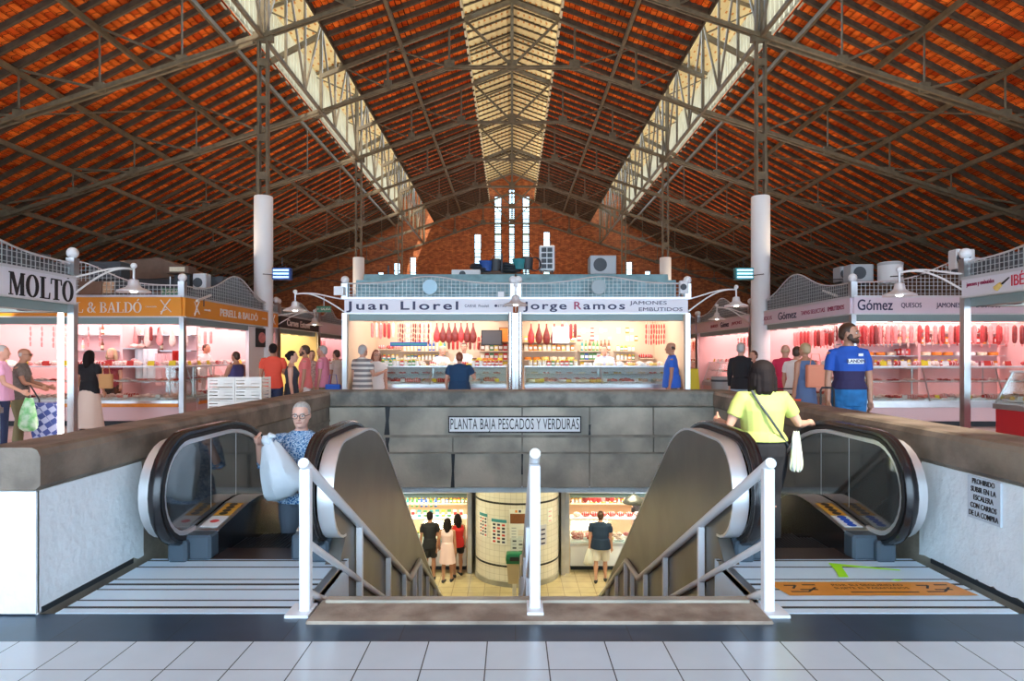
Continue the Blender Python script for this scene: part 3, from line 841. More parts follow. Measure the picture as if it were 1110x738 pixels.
    # ---- hair
    HMl = HM
    hr = MB(); e = h
    if style != 'bald':
        hr.ell((0,-.010*e,.018*e), .0485*e, .060*e, .056*e, 18, 12)
        hr.ell((0,-.032*e,-.008*e), .043*e, .038*e, .040*e, 14, 10)
    else:
        for s in (-1,1): hr.ell((s*.036*e,-.020*e,.004*e), .012*e, .030*e, .022*e)
        hr.ell((0,-.040*e,-.002*e), .034*e, .018*e, .024*e)
    if style == 'bob':
        hr.ell((0,-.016*e,.012*e), .066*e, .068*e, .066*e, 18, 12)
        for k in range(-5,6):
            a = k*.33 - PI/2; X_ = .052*e*math.cos(a); Y_ = -.012*e + .05*e*math.sin(a); q_ = 1 + .25*math.sin(k*2.3)
            hr.path([(X_*.8,Y_*.8,.03*e),(X_*1.12,Y_*1.05,-.03*e),(X_*1.2,Y_*1.1,-.075*e*q_),(X_*1.05,Y_*1.0,-.098*e*q_)], [.02*e,.021*e,.018*e,.006*e], 8)
        hr.path([(0,-.040*e,.02*e),(0,-.048*e,-.04*e),(0,-.046*e,-.09*e),(0,-.044*e,-.108*e)], [.045*e,.046*e,.044*e,.026*e], 12)
    if style == 'long':
        hr.ell((0,-.014*e,.010*e), .056*e, .062*e, .060*e, 18, 12)
        hr.path([(0,-.040*e,.02*e),(0,-.050*e,-.06*e),(.006*e,-.052*e,-.12*e),(0,-.050*e,-.17*e)], [.045*e,.050*e,.044*e,.018*e], 12)
        for s in (-1,1): hr.path([(s*.040*e,-.016*e,.01*e),(s*.050*e,-.026*e,-.06*e),(s*.040*e,-.03*e,-.12*e)], [.020*e,.024*e,.014*e], 10)
    if style in ('bun', 'tail'):
        hr.ell((0,-.066*e,.012*e if style == 'bun' else -.01*e), .022*e, .022*e, .024*e)
        if style == 'tail': hr.path([(0,-.066*e,0),(0,-.080*e,-.05*e),(0,-.072*e,-.10*e)], [.016*e,.018*e,.006*e], 9)
    # cut the fringe away from the face
    vs = []
    for v in hr.v:
        x, y, z = v
        if style != 'bald' and y > .020*e and z < .034*e: y = .020*e + (y-.020*e)*.12
        vs.append((x,y,z))
    hr.v = vs; hr.xf(HMl)
    if hr.v: remesh(hr.build('hair', HR[hair], t), max(.006, vox*.7), 3)
    if beard:
        bd = MB(); bd.ell((0,.030*e,-.044*e), .037*e, .030*e, .024*e); bd.ell((0,.045*e,-.052*e), .022*e, .016*e, .018*e)
        for s in (-1,1): bd.ell((s*.036*e,.012*e,-.024*e), .010*e, .020*e, .026*e)
        bd.ell((0,.056*e,-.026*e), .018*e, .006*e, .004*e)
        bd.xf(HM); remesh(bd.build('beard', HR[hair], t), .006, 2)
    if face:
        ey = MB(); br = MB(); mo = MB(); pu = MB()
        for s in (-1,1):
            ey.ell((s*.019*e,.0475*e,.002*e), .0085*e, .006*e, .0045*e); pu.ell((s*.019*e,.0525*e,.002*e), .0036*e, .002*e, .0038*e)
            br.path([(s*.009*e,.054*e,.013*e),(s*.020*e,.055*e,.017*e),(s*.031*e,.049*e,.012*e)], .0022*e, 6)
        mo.path([(-.015*e,.053*e,-.034*e),(0,.0585*e,-.0325*e),(.015*e,.053*e,-.034*e)], .0024*e, 6)
        ey.xf(HM).build('eye', mat('eye_white', (.8,.8,.78), .3), t, True); pu.xf(HM).build('pupil', M['black'], t, True)
        br.xf(HM).build('eyebrow', HR[hair], t, True); mo.xf(HM).build('mouth', mat('lip', (.42,.13,.11), .5), t, True)
    if glasses:
        g = MB()
        for s in (-1,1):
            n = 16; cx = s*.020*e
            pts = [(cx + .0155*e*math.cos(2*PI*i/n), .060*e, .001*e + .0125*e*math.sin(2*PI*i/n)) for i in range(n+1)]
            g.path(pts, .0016*e, 6)
            g.tube((s*.036*e,.060*e,.004*e), (s*.048*e,-.004*e,.004*e), .0015*e)
        g.tube((-.006*e,.061*e,.004*e),(.006*e,.061*e,.004*e), .0016*e)
        g.xf(HM).build('glasses', M['black'], t)
    # ---- clothes
    tk, tm = top
    infl = .007 + (.004 if tk in ('coat','polo') else 0)
    if tk in ('tee','polo','coat','tank','dress','shirt'):
        c = torso(infl, max(.50, hem), .83 if tk == 'tank' else .8521)
        if tk in ('coat','shirt'): 
            c.loft([[P((w+.016)*math.cos(2*PI*i/16), (d+.016)*math.sin(2*PI*i/16), z) for i in range(16)] for z, w, d in ((.44 if tk=='coat' else .475,.104*build+chubby*.012,.078*depth+chubby*.03),(.52,.099*build+chubby*.012,.070*depth+chubby*.03),(.60,.088*build+chubby*.01,.064*depth+chubby*.03))])
        else:
            c.loft([[P((w+infl)*math.cos(2*PI*i/16), (d+infl)*math.sin(2*PI*i/16), z) for i in range(16)] for z, w, d in ((hem,.106*build+chubby*.018,.079*depth+chubby*.04),(max(hem+.012,.52),.104*build+chubby*.018,.077*depth+chubby*.04),(.62,.086*build+chubby*.020,.067*depth+chubby*.038))])
        if tk not in ('tank',):
            for (S, E, W, f), sd in zip(arms, (1,-1)):
                if tk == 'dress' and sleeve == 0: continue
                k = sleeve
                en = S + (E-S)*min(1,k) if k <= 1 else E
                c.path([S + V(-sd*.04*h,0,.012*h), S + V(-sd*.012*h,0,.006*h), S*.6+en*.4, en], [.030*h, .038*h*build, .036*h*build, .033*h*build], 14)
                if k > 1:
                    w2 = E + (W-E)*(k-1); c.path([E, E*.5+w2*.5, w2], [.030*h,.028*h,.023*h], 12)
        nm = {'tee':'t_shirt','polo':'polo_shirt','coat':'white_coat','tank':'sleeveless_top','dress':'dress','shirt':'shirt'}[tk]
        remesh(c.build(nm, tm, t), max(.009, vox*.85), 2)
        if tk in ('polo','coat','shirt'):
            cl = MB(); n = 14
            pts = [P(.036*math.cos(2*PI*i/n), -.002+.040*math.sin(2*PI*i/n), .850 - .014*max(0, math.sin(2*PI*i/n))) for i in range(n+1)]
            cl.path(pts, .007*h, 6)
            for s in (-1,1): cl.add([P(s*.006,.040,.838),P(s*.040,.030,.846),P(s*.034,.054,.800),P(s*.006,.044,.832),P(s*.040,.034,.842),P(s*.034,.058,.796)],[(0,1,2),(3,5,4),(0,2,5,3),(0,3,4,1),(1,4,5,2)])
            cl.build('collar', tm, [o_ for o_ in t.children if o_.name.startswith(nm)][-1], True)
    bk, bm_ = bottom
    if bk in ('trousers','shorts'):
        c = MB()
        c.loft([[P((w+.008)*math.cos(2*PI*i/16), (d+.008)*math.sin(2*PI*i/16), z) for i in range(16)] for z, w, d in (((.455,.088*build,.064*depth),(.50,.105*build,.073*depth+chubby*.024),(.555,.100*build+chubby*.014,.074*depth+chubby*.032),(.59,.090*build+chubby*.018,.068*depth+chubby*.036)) if hem > .5 else ((.455,.080*build,.060*depth),(.50,.092*build,.065*depth+chubby*.015),(.53,.088*build+chubby*.004,.062*depth+chubby*.015)))])
        for hp, kn, an, sd in legs:
            if bk == 'trousers': c.path([hp+V(0,0,.02*h), hp, hp*.5+kn*.5, kn, kn*.5+an*.5, an + V(0,0,-.012*h)], [.054*h*build,.062*h*build,.055*h*build,.042*h,.041*h,.037*h], 14)
            else: c.path([hp+V(0,0,.02*h), hp, hp*.5+kn*.5, hp*(1-bottom_len)+kn*bottom_len], [.052*h*build,.062*h*build,.056*h*build,.052*h*build], 14)
        remesh(c.build(bk, bm_, t), max(.009, vox*.85), 2)
    elif bk in ('skirt','dress'):
        z1 = .56 if bk == 'skirt' else .60; zb = bottom_len
        rings = []
        for i in range(8):
            z = z1 + (zb-z1)*i/7
            w = (.086*build if i == 0 else (.104*build + .05*max(0, (z1-z)-.08)/.4)); d = w*.80
            if i == 0: d = .068*depth
            rings.append([P(w*math.cos(2*PI*j/32)*(1+.035*(i/7)*math.cos(8*2*PI*j/32)), d*math.sin(2*PI*j/32)*(1+.035*(i/7)*math.cos(8*2*PI*j/32)), z) for j in range(32)])
        MB().loft(rings).build(bk if bk == 'skirt' or tk != 'dress' else 'skirt', bm_, t, True)
    # ---- shoes
    for hp, kn, an, sd in legs:
        s_ = MB()
        rings = []
        for y, w, z in ((-.034,.016,.030),(-.024,.024,.045),(.0,.025,.050),(.03,.026,.040),(.07,.030,.030),(.10,.028,.024),(.118,.016,.016)):
            rings.append([(an.x + w*h*math.cos(a), an.y + y*h, max(0.0, z*h*.5 + z*h*.5*math.sin(a)) + .0) for a in [2*PI*i/12 for i in range(12)]])
        s_.loft(rings); s_.build('shoe', shoe or SHOE, t, True)
    t['_h'] = 0
    del t['_h']
    return t, arms, HM
# ================================================================== stalls
M['fascia_w'] = mat('white_sign_board', (.80,.80,.86), .4)
M['fascia_o'] = mat('orange_sign_board', (.83,.33,.035), .45)
M['fascia_p'] = mat('lilac_sign_board', (.78,.68,.76), .45)
M['fascia_k'] = mat('black_sign_board', (.02,.022,.024), .4)
M['pinkwall'] = mat('pink_tiled_wall', (.80,.50,.50), .4)
M['cwall'] = mat('warm_white_stall_wall', (.60,.46,.33), .5)
M['ywall'] = mat('pale_yellow_wall', (.86,.70,.32), .6)
M['shutter'] = mat('teal_shutter_box', (.24,.33,.32), .45)
M['wire'] = mat('galvanised_wire', (.50,.54,.54), .4, .3)
M['navy'] = mat('navy_letters', (.03,.03,.09), .5)
M['maroon'] = mat('maroon_letters', (.35,.03,.10), .5)
M['lampt'] = mat('fluorescent_tube', (.9,.9,.9), .4, emit=(1,.86,.80), estr=9)
M['teal'] = mat('teal_canopy_sheet', (.24,.44,.48), .5, noise=.3, nscale=4)
M['net'] = mat('grey_shade_net', (.16,.17,.185), .8, noise=.5, nscale=9)
M['alu'] = mat('pale_aluminium_profile', (.72,.74,.76), .35, .5)
M['kick'] = mat('pink_counter_front', (.72,.50,.50), .35)

def side_frame(face, x0, x1, y0, y1):
    """returns p0, u (along), v (inwards) of a face"""
    if face == 'S': return V(x0,y0,0), V(1,0,0), V(0,1,0), x1-x0
    if face == 'E': return V(x1,y0,0), V(0,1,0), V(-1,0,0), y1-y0
    if face == 'W': return V(x0,y1,0), V(0,-1,0), V(1,0,0), y1-y0
    if face == 'N': return V(x1,y1,0), V(-1,0,0), V(0,-1,0), x1-x0
def slab(mb, p0, u, v, s0, s1, d0, d1, z0, z1):
    P_ = [p0+u*s0+v*d0, p0+u*s1+v*d0, p0+u*s1+v*d1, p0+u*s0+v*d1]
    return mb.loft([[q + V(0,0,z0) for q in P_], [q + V(0,0,z1) for q in P_]])
def hump(t, n):
    t = (t*n) % 1.0
    return math.exp(-((t-.5)/.20)**2)

def stall(label, x0, x1, y0, y1, faces, fz=(2.52,2.93), fascia='fascia_w', wall='pinkwall', light=(1,.78,.76), power=120, group='market stalls',
          humps=1, hz=.42, base=.30, roof='teal', walls=True, fence=True, kick=None, flr=0.0, tubes=3):
    t = thing('market_stall', label, 'market stall', ((x0+x1)/2, (y0+y1)/2, flr), group=group)
    B = lambda mb, n, m, sm=False: mb.build(n, M[m] if isinstance(m, str) else m, t, sm, world=True)
    zb, zt = fz
    # roof deck and ceiling
    B(MB().box(x0+.06, x1-.06, y0+.06, y1-.06, zb+.12+flr, zb+.18+flr), 'ceiling_panel', 'white' if roof != 'dark' else 'pinkwall')
    if roof: B(MB().prism([(y0+.5,zt+.05+flr),(y1-.1,zt+.35+flr),(y1-.1,zt+.40+flr),(y0+.5,zt+.10+flr)], x0+.3, x1-.3, 'x'), 'canopy_roof', M['teal'] if roof == 'teal' else M['net'])
    if walls:
        for f in 'SEWN':
            if f not in faces:
                p0, u, v, L_ = side_frame(f, x0, x1, y0, y1)
                m = MB(); slab(m, p0, u, v, 0, L_, 0, .08, flr, zb+.18+flr); B(m, 'back_wall', wall)
    posts = []
    for f in faces:
        p0, u, v, L_ = side_frame(f, x0, x1, y0, y1)
        m = MB(); slab(m, p0, u, v, 0, L_, -.06, .02, zb+flr, zt+flr); fb = B(m, 'sign_board', fascia)
        m = MB(); slab(m, p0, u, v, -.0, L_, -.075, .03, zb-.025+flr, zb+flr); slab(m, p0, u, v, 0, L_, -.075, .03, zt+flr, zt+.05+flr); B(m, 'sign_edge', 'alu')
        m = MB(); slab(m, p0, u, v, .06, L_-.06, .05, .28, zb-.17+flr, zb-.02+flr); B(m, 'shutter_box', 'shutter')
        for s in (0, L_):
            q = p0 + u*s
            if not any((q-r).length < .2 for r in posts): posts.append(q)
        if fence:
            m = MB(); n = int(L_/.095)
            ztop = lambda s: zt + .05 + base + hz*hump(s/L_, humps)
            for i in range(n+1):
                s = L_*i/n; q = p0 + u*s
                m.beam(q + V(0,0,zt+.05+flr), q + V(0,0,ztop(s)+flr), .011)
            k = 0
            while True:
                z = zt + .10 + .085*k
                if z > zt + .05 + base + hz: break
                # horizontal runs where the fence is taller than z
                run = None
                for i in range(n+1):
                    s = L_*i/n; ok = ztop(s) >= z
                    if ok and run is None: run = s
                    if (not ok or i == n) and run is not None:
                        if s > run: m.beam(p0+u*run+V(0,0,z+flr), p0+u*s+V(0,0,z+flr), .010)
                        run = None
                k += 1
            B(m, 'wire_mesh', 'wire')
            if roof == 'net' and f in 'EW':
                m = MB(); a_ = p0 + v*.06; N_ = 40
                lo = [a_+u*(L_*i/N_)+V(0,0,zt+.02+flr) for i in range(N_+1)]; hi = [a_+u*(L_*i/N_)+V(0,0,ztop(L_*i/N_)-.03+flr) for i in range(N_+1)]
                m.loft([[lo[i], hi[i], hi[i]+v*.02, lo[i]+v*.02] for i in range(N_+1)]); B(m, 'shade_net', M['net'])
            m = MB(); m.path([p0+u*(L_*i/40)+V(0,0,ztop(L_*i/40)+flr) for i in range(41)], .016, 6); B(m, 'mesh_rim', 'alu', True)
    for q in posts:
        m = MB(); m.box(q.x-.055, q.x+.055, q.y-.055, q.y+.055, flr, zb+flr); m.box(q.x-.07, q.x+.07, q.y-.07, q.y+.07, zt+flr, zt+.36+flr)
        B(m, 'post', 'steel')
        if fence: B(MB().ell((q.x,q.y,zt+.45+flr), .095,.095,.095, 14, 10).tube((q.x,q.y,zt+.34+flr),(q.x,q.y,zt+.38+flr),.05), 'finial', 'white', True)
    # small black spots on a track behind the fascia
    for f in faces:
        p0, u, v, L_ = side_frame(f, x0, x1, y0, y1); n = max(2, int(L_/.75))
        for i in range(n):
            q = p0 + u*(L_*(i+.5)/n) + v*.5
            B(MB().box(q.x-.07,q.x+.07,q.y-.07,q.y+.07,zb-.16+flr,zb-.08+flr).tube((q.x,q.y,zb-.08+flr),(q.x,q.y,zb+.12+flr),.012), 'track_spot', 'black')
    # tube lights under the ceiling
    cx, cy = (x0+x1)/2, (y0+y1)/2
    for i in range(tubes):
        y = y0 + .45 + i*(y1-y0-.9)/max(1, tubes-1)
        B(MB().tube((x0+.4,y,zb+.08+flr),(x1-.4,y,zb+.08+flr),.025), 'tube_lamp', 'lampt', True)
    if power:
        la = bpy.data.lights.new('stall_light', 'AREA'); la.shape = 'RECTANGLE'; la.size = max(.5, x1-x0-.6); la.size_y = max(.5, y1-y0-.6)
        la.energy = power*1.05; la.color = light
        lo = bpy.data.objects.new('stall_light', la); COL.objects.link(lo); lo.parent = t; lo.location = (0, 0, zb+.02)
    return t

def counter(label, p0, u, v, L_, flr=0.0, top=1.36, body='kick', depth=.85, glass_front=True, slant=.28, shelf=.88, group='glass display counters', bands=True):
    """refrigerated display counter; front line starts at p0, runs along u, customers on the -v side"""
    ang = math.atan2(u.y, u.x)
    t = thing('display_counter', label, 'display counter', (p0.x, p0.y, flr), ang, group)
    # local: x along, y inwards
    MB().cbox(0, L_, .03, depth, .12, shelf-.12, .015).build('cabinet', M[body], t)
    MB().box(.03, L_-.03, .10, depth-.05, 0, .12).build('plinth', M['dirt'], t)
    MB().box(0, L_, -.01, depth, shelf-.12, shelf-.04).build('front_rail', M['steel'], t)
    MB().box(.02, L_-.02, .05, depth-.03, shelf-.04, shelf-.01).build('display_shelf', M['white'], t)
    g = MB(); 
    g.prism([(.02,shelf-.03),(.03,shelf-.03),(.03+slant,top-.02),(.02+slant,top-.02)], 0, L_, 'x')
    g.build('front_glass', M['glassg'], t)
    MB().box(0, L_, slant-.02, depth-.12, top-.02, top+.01).build('counter_top', mat('counter_top_plate', (.75,.78,.80), .3, .3), t)
    e = MB()
    for x in (0, L_):
        x = x + (.012 if x == 0 else -.012)
        e.prism([(.02,shelf-.04),(depth-.05,shelf-.04),(depth-.05,top),(.02+slant,top)], x-.008, x+.008, 'x')
    e.build('end_panel', M['glassg'], t)
    n = max(1, round(L_/1.9)); e = MB()
    for i in range(n+1):
        x = min(max(L_*i/n, .012), L_-.012)
        e.beam((x,.03,shelf-.04),(x,.03+slant,top), .022)
        e.box(x-.012, x+.012, depth-.16, depth-.13, shelf-.02, top)
    e.build('glass_bracket', M['steel'], t)
    return t

# ------------------------------------------------------------------ goods
MEATS = [mat('meat_red', (.55,.045,.045), .4, noise=.35, nscale=14), mat('meat_pink', (.80,.28,.27), .45, noise=.25, nscale=14),
         mat('meat_pale', (.88,.62,.54), .45, noise=.2, nscale=12), mat('meat_dark', (.24,.025,.02), .45, noise=.4, nscale=12)]
TRAY = mat('white_tray', (.85,.85,.85), .4)
COLS = {'cheese': (.80,.56,.16), 'cream': (.85,.76,.55), 'red': (.62,.05,.04), 'green': (.08,.28,.08), 'blue': (.04,.12,.42), 'white': (.85,.84,.82), 'orange': (.80,.27,.03), 'brown': (.24,.09,.035), 'yellow': (.85,.65,.04), 'pink': (.82,.38,.42), 'teal': (.05,.30,.32)}
CM = {k: mat('goods_'+k, c, .45, noise=.12, nscale=20) for k, c in COLS.items()}
class Kind:
    def __init__(s, fn): s.fn = fn; s.proto = {}
    def put(s, key, loc, rz, label, cat, group, scale=1.0):
        if key not in s.proto:
            o = s.fn(key); s.proto[key] = o
            o.location = loc; o.rotation_euler = (0,0,rz); o.scale = (scale,)*3
        else:
            o = dup(s.proto[key], loc, rz, scale=scale)
        tag(o, label, cat, group); return o
def f_ham(k):
    m = MB().lathe([(.005,0),(.02,-.01),(.022,-.10),(.045,-.18),(.085,-.30),(.10,-.40),(.085,-.50),(.03,-.56),(.004,-.565)], n=14, sy=.62)
    o = m.build('cured_ham', MEATS[k], None, True); MB().tube((0,0,0),(0,0,.12),.006).build('rope', CM['cream'], o); return o
def f_sausage(k):
    m = MB(); n = 4
    for i in range(n):
        z = -.02 - .13*i; m.ell((.006*math.sin(i*2), 0, z-.06), .022, .022, .066, 8, 6)
    o = m.build('sausage_string', MEATS[k], None, True); MB().tube((0,0,-.02),(0,0,.10),.004).build('string', CM['cream'], o); return o
def f_salami(k):
    m = MB().lathe([(.004,.0),(.03,-.02),(.042,-.06),(.042,-.34),(.03,-.39),(.004,-.40)], n=12)
    o = m.build('salami', MEATS[k], None, True); MB().tube((0,0,0),(0,0,.10),.004).build('string', CM['cream'], o); return o
def f_tray(k):
    rnd = random.Random(k)
    o = bpy.data.objects.new('meat_tray', None); COL.objects.link(o)
    m = MB(); m.loft([[(-.14,-.19,0),(.14,-.19,0),(.14,.19,0),(-.14,.19,0)],[(-.17,-.22,.035),(.17,-.22,.035),(.17,.22,.035),(-.17,.22,.035)],[(-.16,-.21,.035),(.16,-.21,.035),(.16,.21,.035),(-.16,.21,.035)],[(-.135,-.185,.008),(.135,-.185,.008),(.135,.185,.008),(-.135,.185,.008)]])
    m.build('tray', TRAY, o)
    m = MB()
    for i in range(11):
        x, y = rnd.uniform(-.11,.11), rnd.uniform(-.16,.16)
        m.ell((x,y,.035+rnd.uniform(0,.035)), rnd.uniform(.035,.06), rnd.uniform(.03,.06), rnd.uniform(.018,.04), 9, 6)
    m.build('meat', MEATS[k % 4] if k < 8 else (CM['cheese'] if k == 8 else CM['cream']), o, True); return o
def f_roast(k):
    m = MB().ell((0,0,.065), .11, .085, .065, 14, 9); m.ell((.07,.01,.05), .06,.06,.05,10,7)
    o = m.build('joint_of_meat', MEATS[k], None, True)
    r = MB()
    for x in (-.06,0,.06): r.lathe([(.0,-.003),(1,-.003),(1,.003),(0,.003)], (x,0,.065), 14, .092-abs(x)*.2, .072-abs(x)*.2, 'x')
    r.build('string', CM['white'], o); return o
def f_wheel(k):
    o = MB().lathe([(.10,0),(.118,.012),(.118,.078),(.10,.09),(.0,.09)], n=20).build('cheese_wheel', CM[k], None, True)
    MB().lathe([(.07,0),(.07,.003),(0,.003)], (0,0,.0905), 16).build('paper_label', CM['red' if k != 'red' else 'white'], o); return o
def f_packet(k):
    o = MB().cbox(-.055,.055,-.03,.03,0,.17,.008).build('packet', CM[k], None)
    MB().box(-.045,.045,-.0325,-.0305,.05,.125).build('printed_label', CM['white' if k != 'white' else 'red'], o)
    MB().box(-.050,.050,-.003,.003,.168,.185).build('crimped_top', CM[k], o); return o
def f_jar(k):
    o = MB().lathe([(.038,0),(.042,.01),(.042,.10),(.030,.12),(.030,.125)], n=14).build('jar', CM[k], None, True)
    MB().lathe([(.034,.122),(.034,.145),(.0,.147)], n=14).build('lid', CM['yellow' if k != 'yellow' else 'red'], o, True)
    MB().lathe([(.0428,.03),(.0428,.08)], n=14).build('paper_label', CM['white'], o); return o
def f_bottle(k):
    o = MB().lathe([(.034,0),(.037,.01),(.037,.17),(.014,.23),(.013,.29),(.0,.29)], n=12).build('bottle', CM[k], None, True)
    MB().lathe([(.0376,.05),(.0376,.13)], n=12).build('paper_label', CM['cream'], o); MB().lathe([(.015,.27),(.015,.30),(0,.30)], n=10).build('cap', CM['red'], o); return o
def f_tag(k):
    o = MB().add([(-.05,-.01,0),(.05,-.01,0),(.05,.012,.075),(-.05,.012,.075),(-.05,.004,0),(.05,.004,0),(.05,.018,.075),(-.05,.018,.075)],[(0,1,2,3),(4,7,6,5),(0,4,5,1),(3,2,6,7)]).build('price_card', CM[k], None); return o
def f_poultry(k):
    m = MB().ell((0,0,.06), .075,.11,.06,12,8)
    for s in (-1,1): m.path([(s*.04,-.05,.05),(s*.06,-.11,.07),(s*.05,-.15,.09)], [.034,.026,.012], 8); m.ell((s*.075,.02,.06), .02,.05,.02)
    o = m.build('plucked_chicken', MEATS[2], None, True); return o
K = {n: Kind(f) for n, f in dict(ham=f_ham, sausage=f_sausage, salami=f_salami, tray=f_tray, roast=f_roast, wheel=f_wheel, packet=f_packet, jar=f_jar, bottle=f_bottle, tag=f_tag, poultry=f_poultry).items()}
CATS = dict(ham='ham', sausage='sausages', salami='salami', tray='tray of meat', roast='meat', wheel='cheese', packet='packet', jar='jar', bottle='bottle', tag='price card', poultry='chicken')
DESC = dict(ham='cured ham', sausage='string of red sausages', salami='thick salami', tray='tray of cut meat', roast='tied joint of meat', wheel='round cheese', packet='upright food packet', jar='lidded jar', bottle='bottle', tag='price card', poultry='plucked chicken')
def row(kind, keys, p0, u, v, s0, s1, d, z, step, where, rz_extra=0.0, jit=.01, scale=1.0, verb='in'):
    ang = math.atan2(u.y, u.x)
    n = max(1, int((s1-s0)/step + .5))
    for i in range(n):
        s = s0 + (s1-s0)*(i+.5)/n
        q = p0 + u*s + v*(d + random.uniform(-jit, jit))
        k = random.choice(keys)
        K[kind].put(k, (q.x, q.y, z), ang + rz_extra, '%s %s' % (DESC[kind], where), CATS[kind], '%s %s' % (DESC[kind], where), scale*random.uniform(.94,1.06))
def fill_counter(p0, u, v, L_, z, where, mix, depth=.85, scale=1.0):
    """rows of goods on the display shelf of a counter"""
    step = .37*scale
    nx = int((L_-.1)/step)
    for i in range(nx):
        s = .06 + step*(i+.5)
        for d in (.27, .60):
            kd, keys = random.choice(mix)
            sc = scale*random.uniform(.92,1.05)
            if kd in ('roast','poultry','wheel'): cnt = [(-.08,0),(.09,.0)] 
            elif kd in ('jar','packet'): cnt = [(-.11,0),(0,.0),(.11,0)]
            else: cnt = [(0,0)]
            for a, b in cnt:
                q = p0 + u*(s+a*scale) + v*(d+b); k = random.choice(keys)
                K[kd].put(k, (q.x,q.y,z), math.atan2(u.y,u.x)+random.uniform(-.08,.08), '%s in the %s' % (DESC[kd], where), CATS[kd], '%s in the %s' % (DESC[kd], where), sc*(.9 if kd != 'tray' else .95))
        if i % 2 == 0:
            q = p0 + u*(s+.17*scale) + v*.10
            K['tag'].put(random.choice(['white','yellow','white']), (q.x,q.y,z+.02), math.atan2(u.y,u.x), 'price card in the '+where, 'price card', 'price card in the '+where, scale)
def shelf(parent, p0, u, v, s0, s1, d0, d1, z, m='cwall'):
    mb = MB(); slab(mb, p0, u, v, s0, s1, d0, d1, z-.025, z); return mb.build('shelf', M[m], parent, world=True)
def rail(parent, p0, u, v, s0, s1, d, z):
    a = p0+u*s0+v*d; b = p0+u*s1+v*d
    return MB().tube((a.x,a.y,z),(b.x,b.y,z),.012).build('hanging_rail', M['chrome'], parent, world=True)

def serif(body, parent, m, loc, h, rot, total_w, name='lettering', thick=.21):
    """roman capitals with slab-ended strokes, built as strokes: M O L T A B D & and accent"""
    adv = {'M':1.12,'O':.98,'L':.80,'T':.86,'A':.92,'B':.82,'D':.92,'&':.95,' ':.35,'Ó':.98}
    W = sum(adv[c] for c in body); k = total_w/(W*h); x = -total_w/2
    mb = MB(); t = thick; th = .07; e = .006
    def poly(ps): mb.prism([(X+px_*k*h, (pz-.5)*h) for px_, pz in ps], -e, e, 'y')
    def rect(a, b, c, d): poly([(a,c),(b,c),(b,d),(a,d)])
    def ringo(cx, cz, rx, rz, ti, to, a0=0, a1=2*PI):
        n = 22
        for i in range(n):
            a = a0+(a1-a0)*i/n; b = a0+(a1-a0)*(i+1)/n
            poly([(cx+(rx)*math.cos(a),cz+rz*math.sin(a)),(cx+rx*math.cos(b),cz+rz*math.sin(b)),(cx+(rx-ti)*math.cos(b),cz+(rz-to)*math.sin(b)),(cx+(rx-ti)*math.cos(a),cz+(rz-to)*math.sin(a))])
    for c in body:
        X = x; a = adv[c]
        if c == 'M':
            rect(.13,.19,0,1); rect(.80,.80+t,0,1); rect(.04,.30,0,.05); rect(.72,1.08,0,.05); rect(.04,.24,.95,1); rect(.85,1.08,.95,1)
            poly([(.13,1),(.34,1),(.60,.25),(.52,.0)]); poly([(.84,1),(.90,1),(.58,.0),(.50,.0)])
        elif c in 'OÓ':
            ringo(.48,.5,.44,.52,t,.06)
            if c == 'Ó': poly([(.44,1.10),(.52,1.10),(.70,1.32),(.54,1.32)])
        elif c == 'L': rect(.12,.12+t,0,1); rect(.03,.45,.95,1); rect(.03,.72,0,.05); poly([(.67,0),(.72,0),(.76,.30),(.72,.30)])
        elif c == 'T': rect(.33,.33+t,0,1); rect(.22,.65,0,.05); rect(.04,.83,.94,1); poly([(.02,.72),(.06,.72),(.10,1),(.04,1)]); poly([(.85,.72),(.81,.72),(.77,1),(.83,1)])
        elif c == 'A': poly([(.40,1),(.50,1),(.86,0),(.62,0)]); poly([(.40,1),(.45,1),(.14,0),(.08,0)]); rect(.24,.66,.30,.36); rect(0,.26,0,.05); rect(.54,.94,0,.05)
        elif c == 'B': rect(.12,.12+t,0,1); rect(.03,.40,0,.05); rect(.03,.40,.95,1); ringo(.36,.75,.32,.25,t*.8,.05,-PI/2,PI/2); ringo(.36,.26,.40,.27,t,.05,-PI/2,PI/2)
        elif c == 'D': rect(.12,.12+t,0,1); rect(.03,.40,0,.05); rect(.03,.40,.95,1); ringo(.34,.5,.54,.5,t,.05,-PI/2,PI/2)
        elif c == '&': ringo(.40,.76,.22,.24,.13,.05); ringo(.36,.27,.32,.28,.16,.05,PI*.25,PI*1.9); poly([(.22,.62),(.38,.62),(.92,.0),(.72,.0)]); poly([(.60,.25),(.66,.20),(.90,.55),(.84,.58)])
        x += a*k*h
    o = mb.build(name, m, parent, fix=True); o.location = loc; o.rotation_euler = rot; return o
# ================================================================== layout of the stalls
SX_L, SX_R = -7.45, 7.65
# ---------- central pair
CY = 15.0
cxl, cxm, cxr = (374-VX)/F*CY, (559-VX)/F*CY, (745-VX)/F*CY
c1 = stall('central stall with Juan Llorel on its white sign, hams hanging inside', cxl, cxm-.06, CY, CY+3.2, 'S', fz=(2.60,2.92), fascia='fascia_w', wall='cwall', light=(1,.86,.78), power=95, humps=1, hz=.16, base=.32, tubes=3, roof=None)
c2 = stall('central stall with Jorge Ramos on its white sign, packets and cheeses inside', cxm+.06, cxr, CY, CY+3.2, 'S', fz=(2.60,2.92), fascia='fascia_w', wall='cwall', light=(1,.87,.76), power=105, humps=1, hz=.16, base=.32, tubes=3, roof=None)
c1['label'] = 'left stall of the central pair, white sign with widely spaced dark letters, hams inside'
c2['label'] = 'right stall of the central pair, white sign with maroon R, packets and cheeses inside'
def on(parent, x, y, z): 
    l = parent.location; return (x-l.x, y-l.y, z-l.z)
zc = 2.76
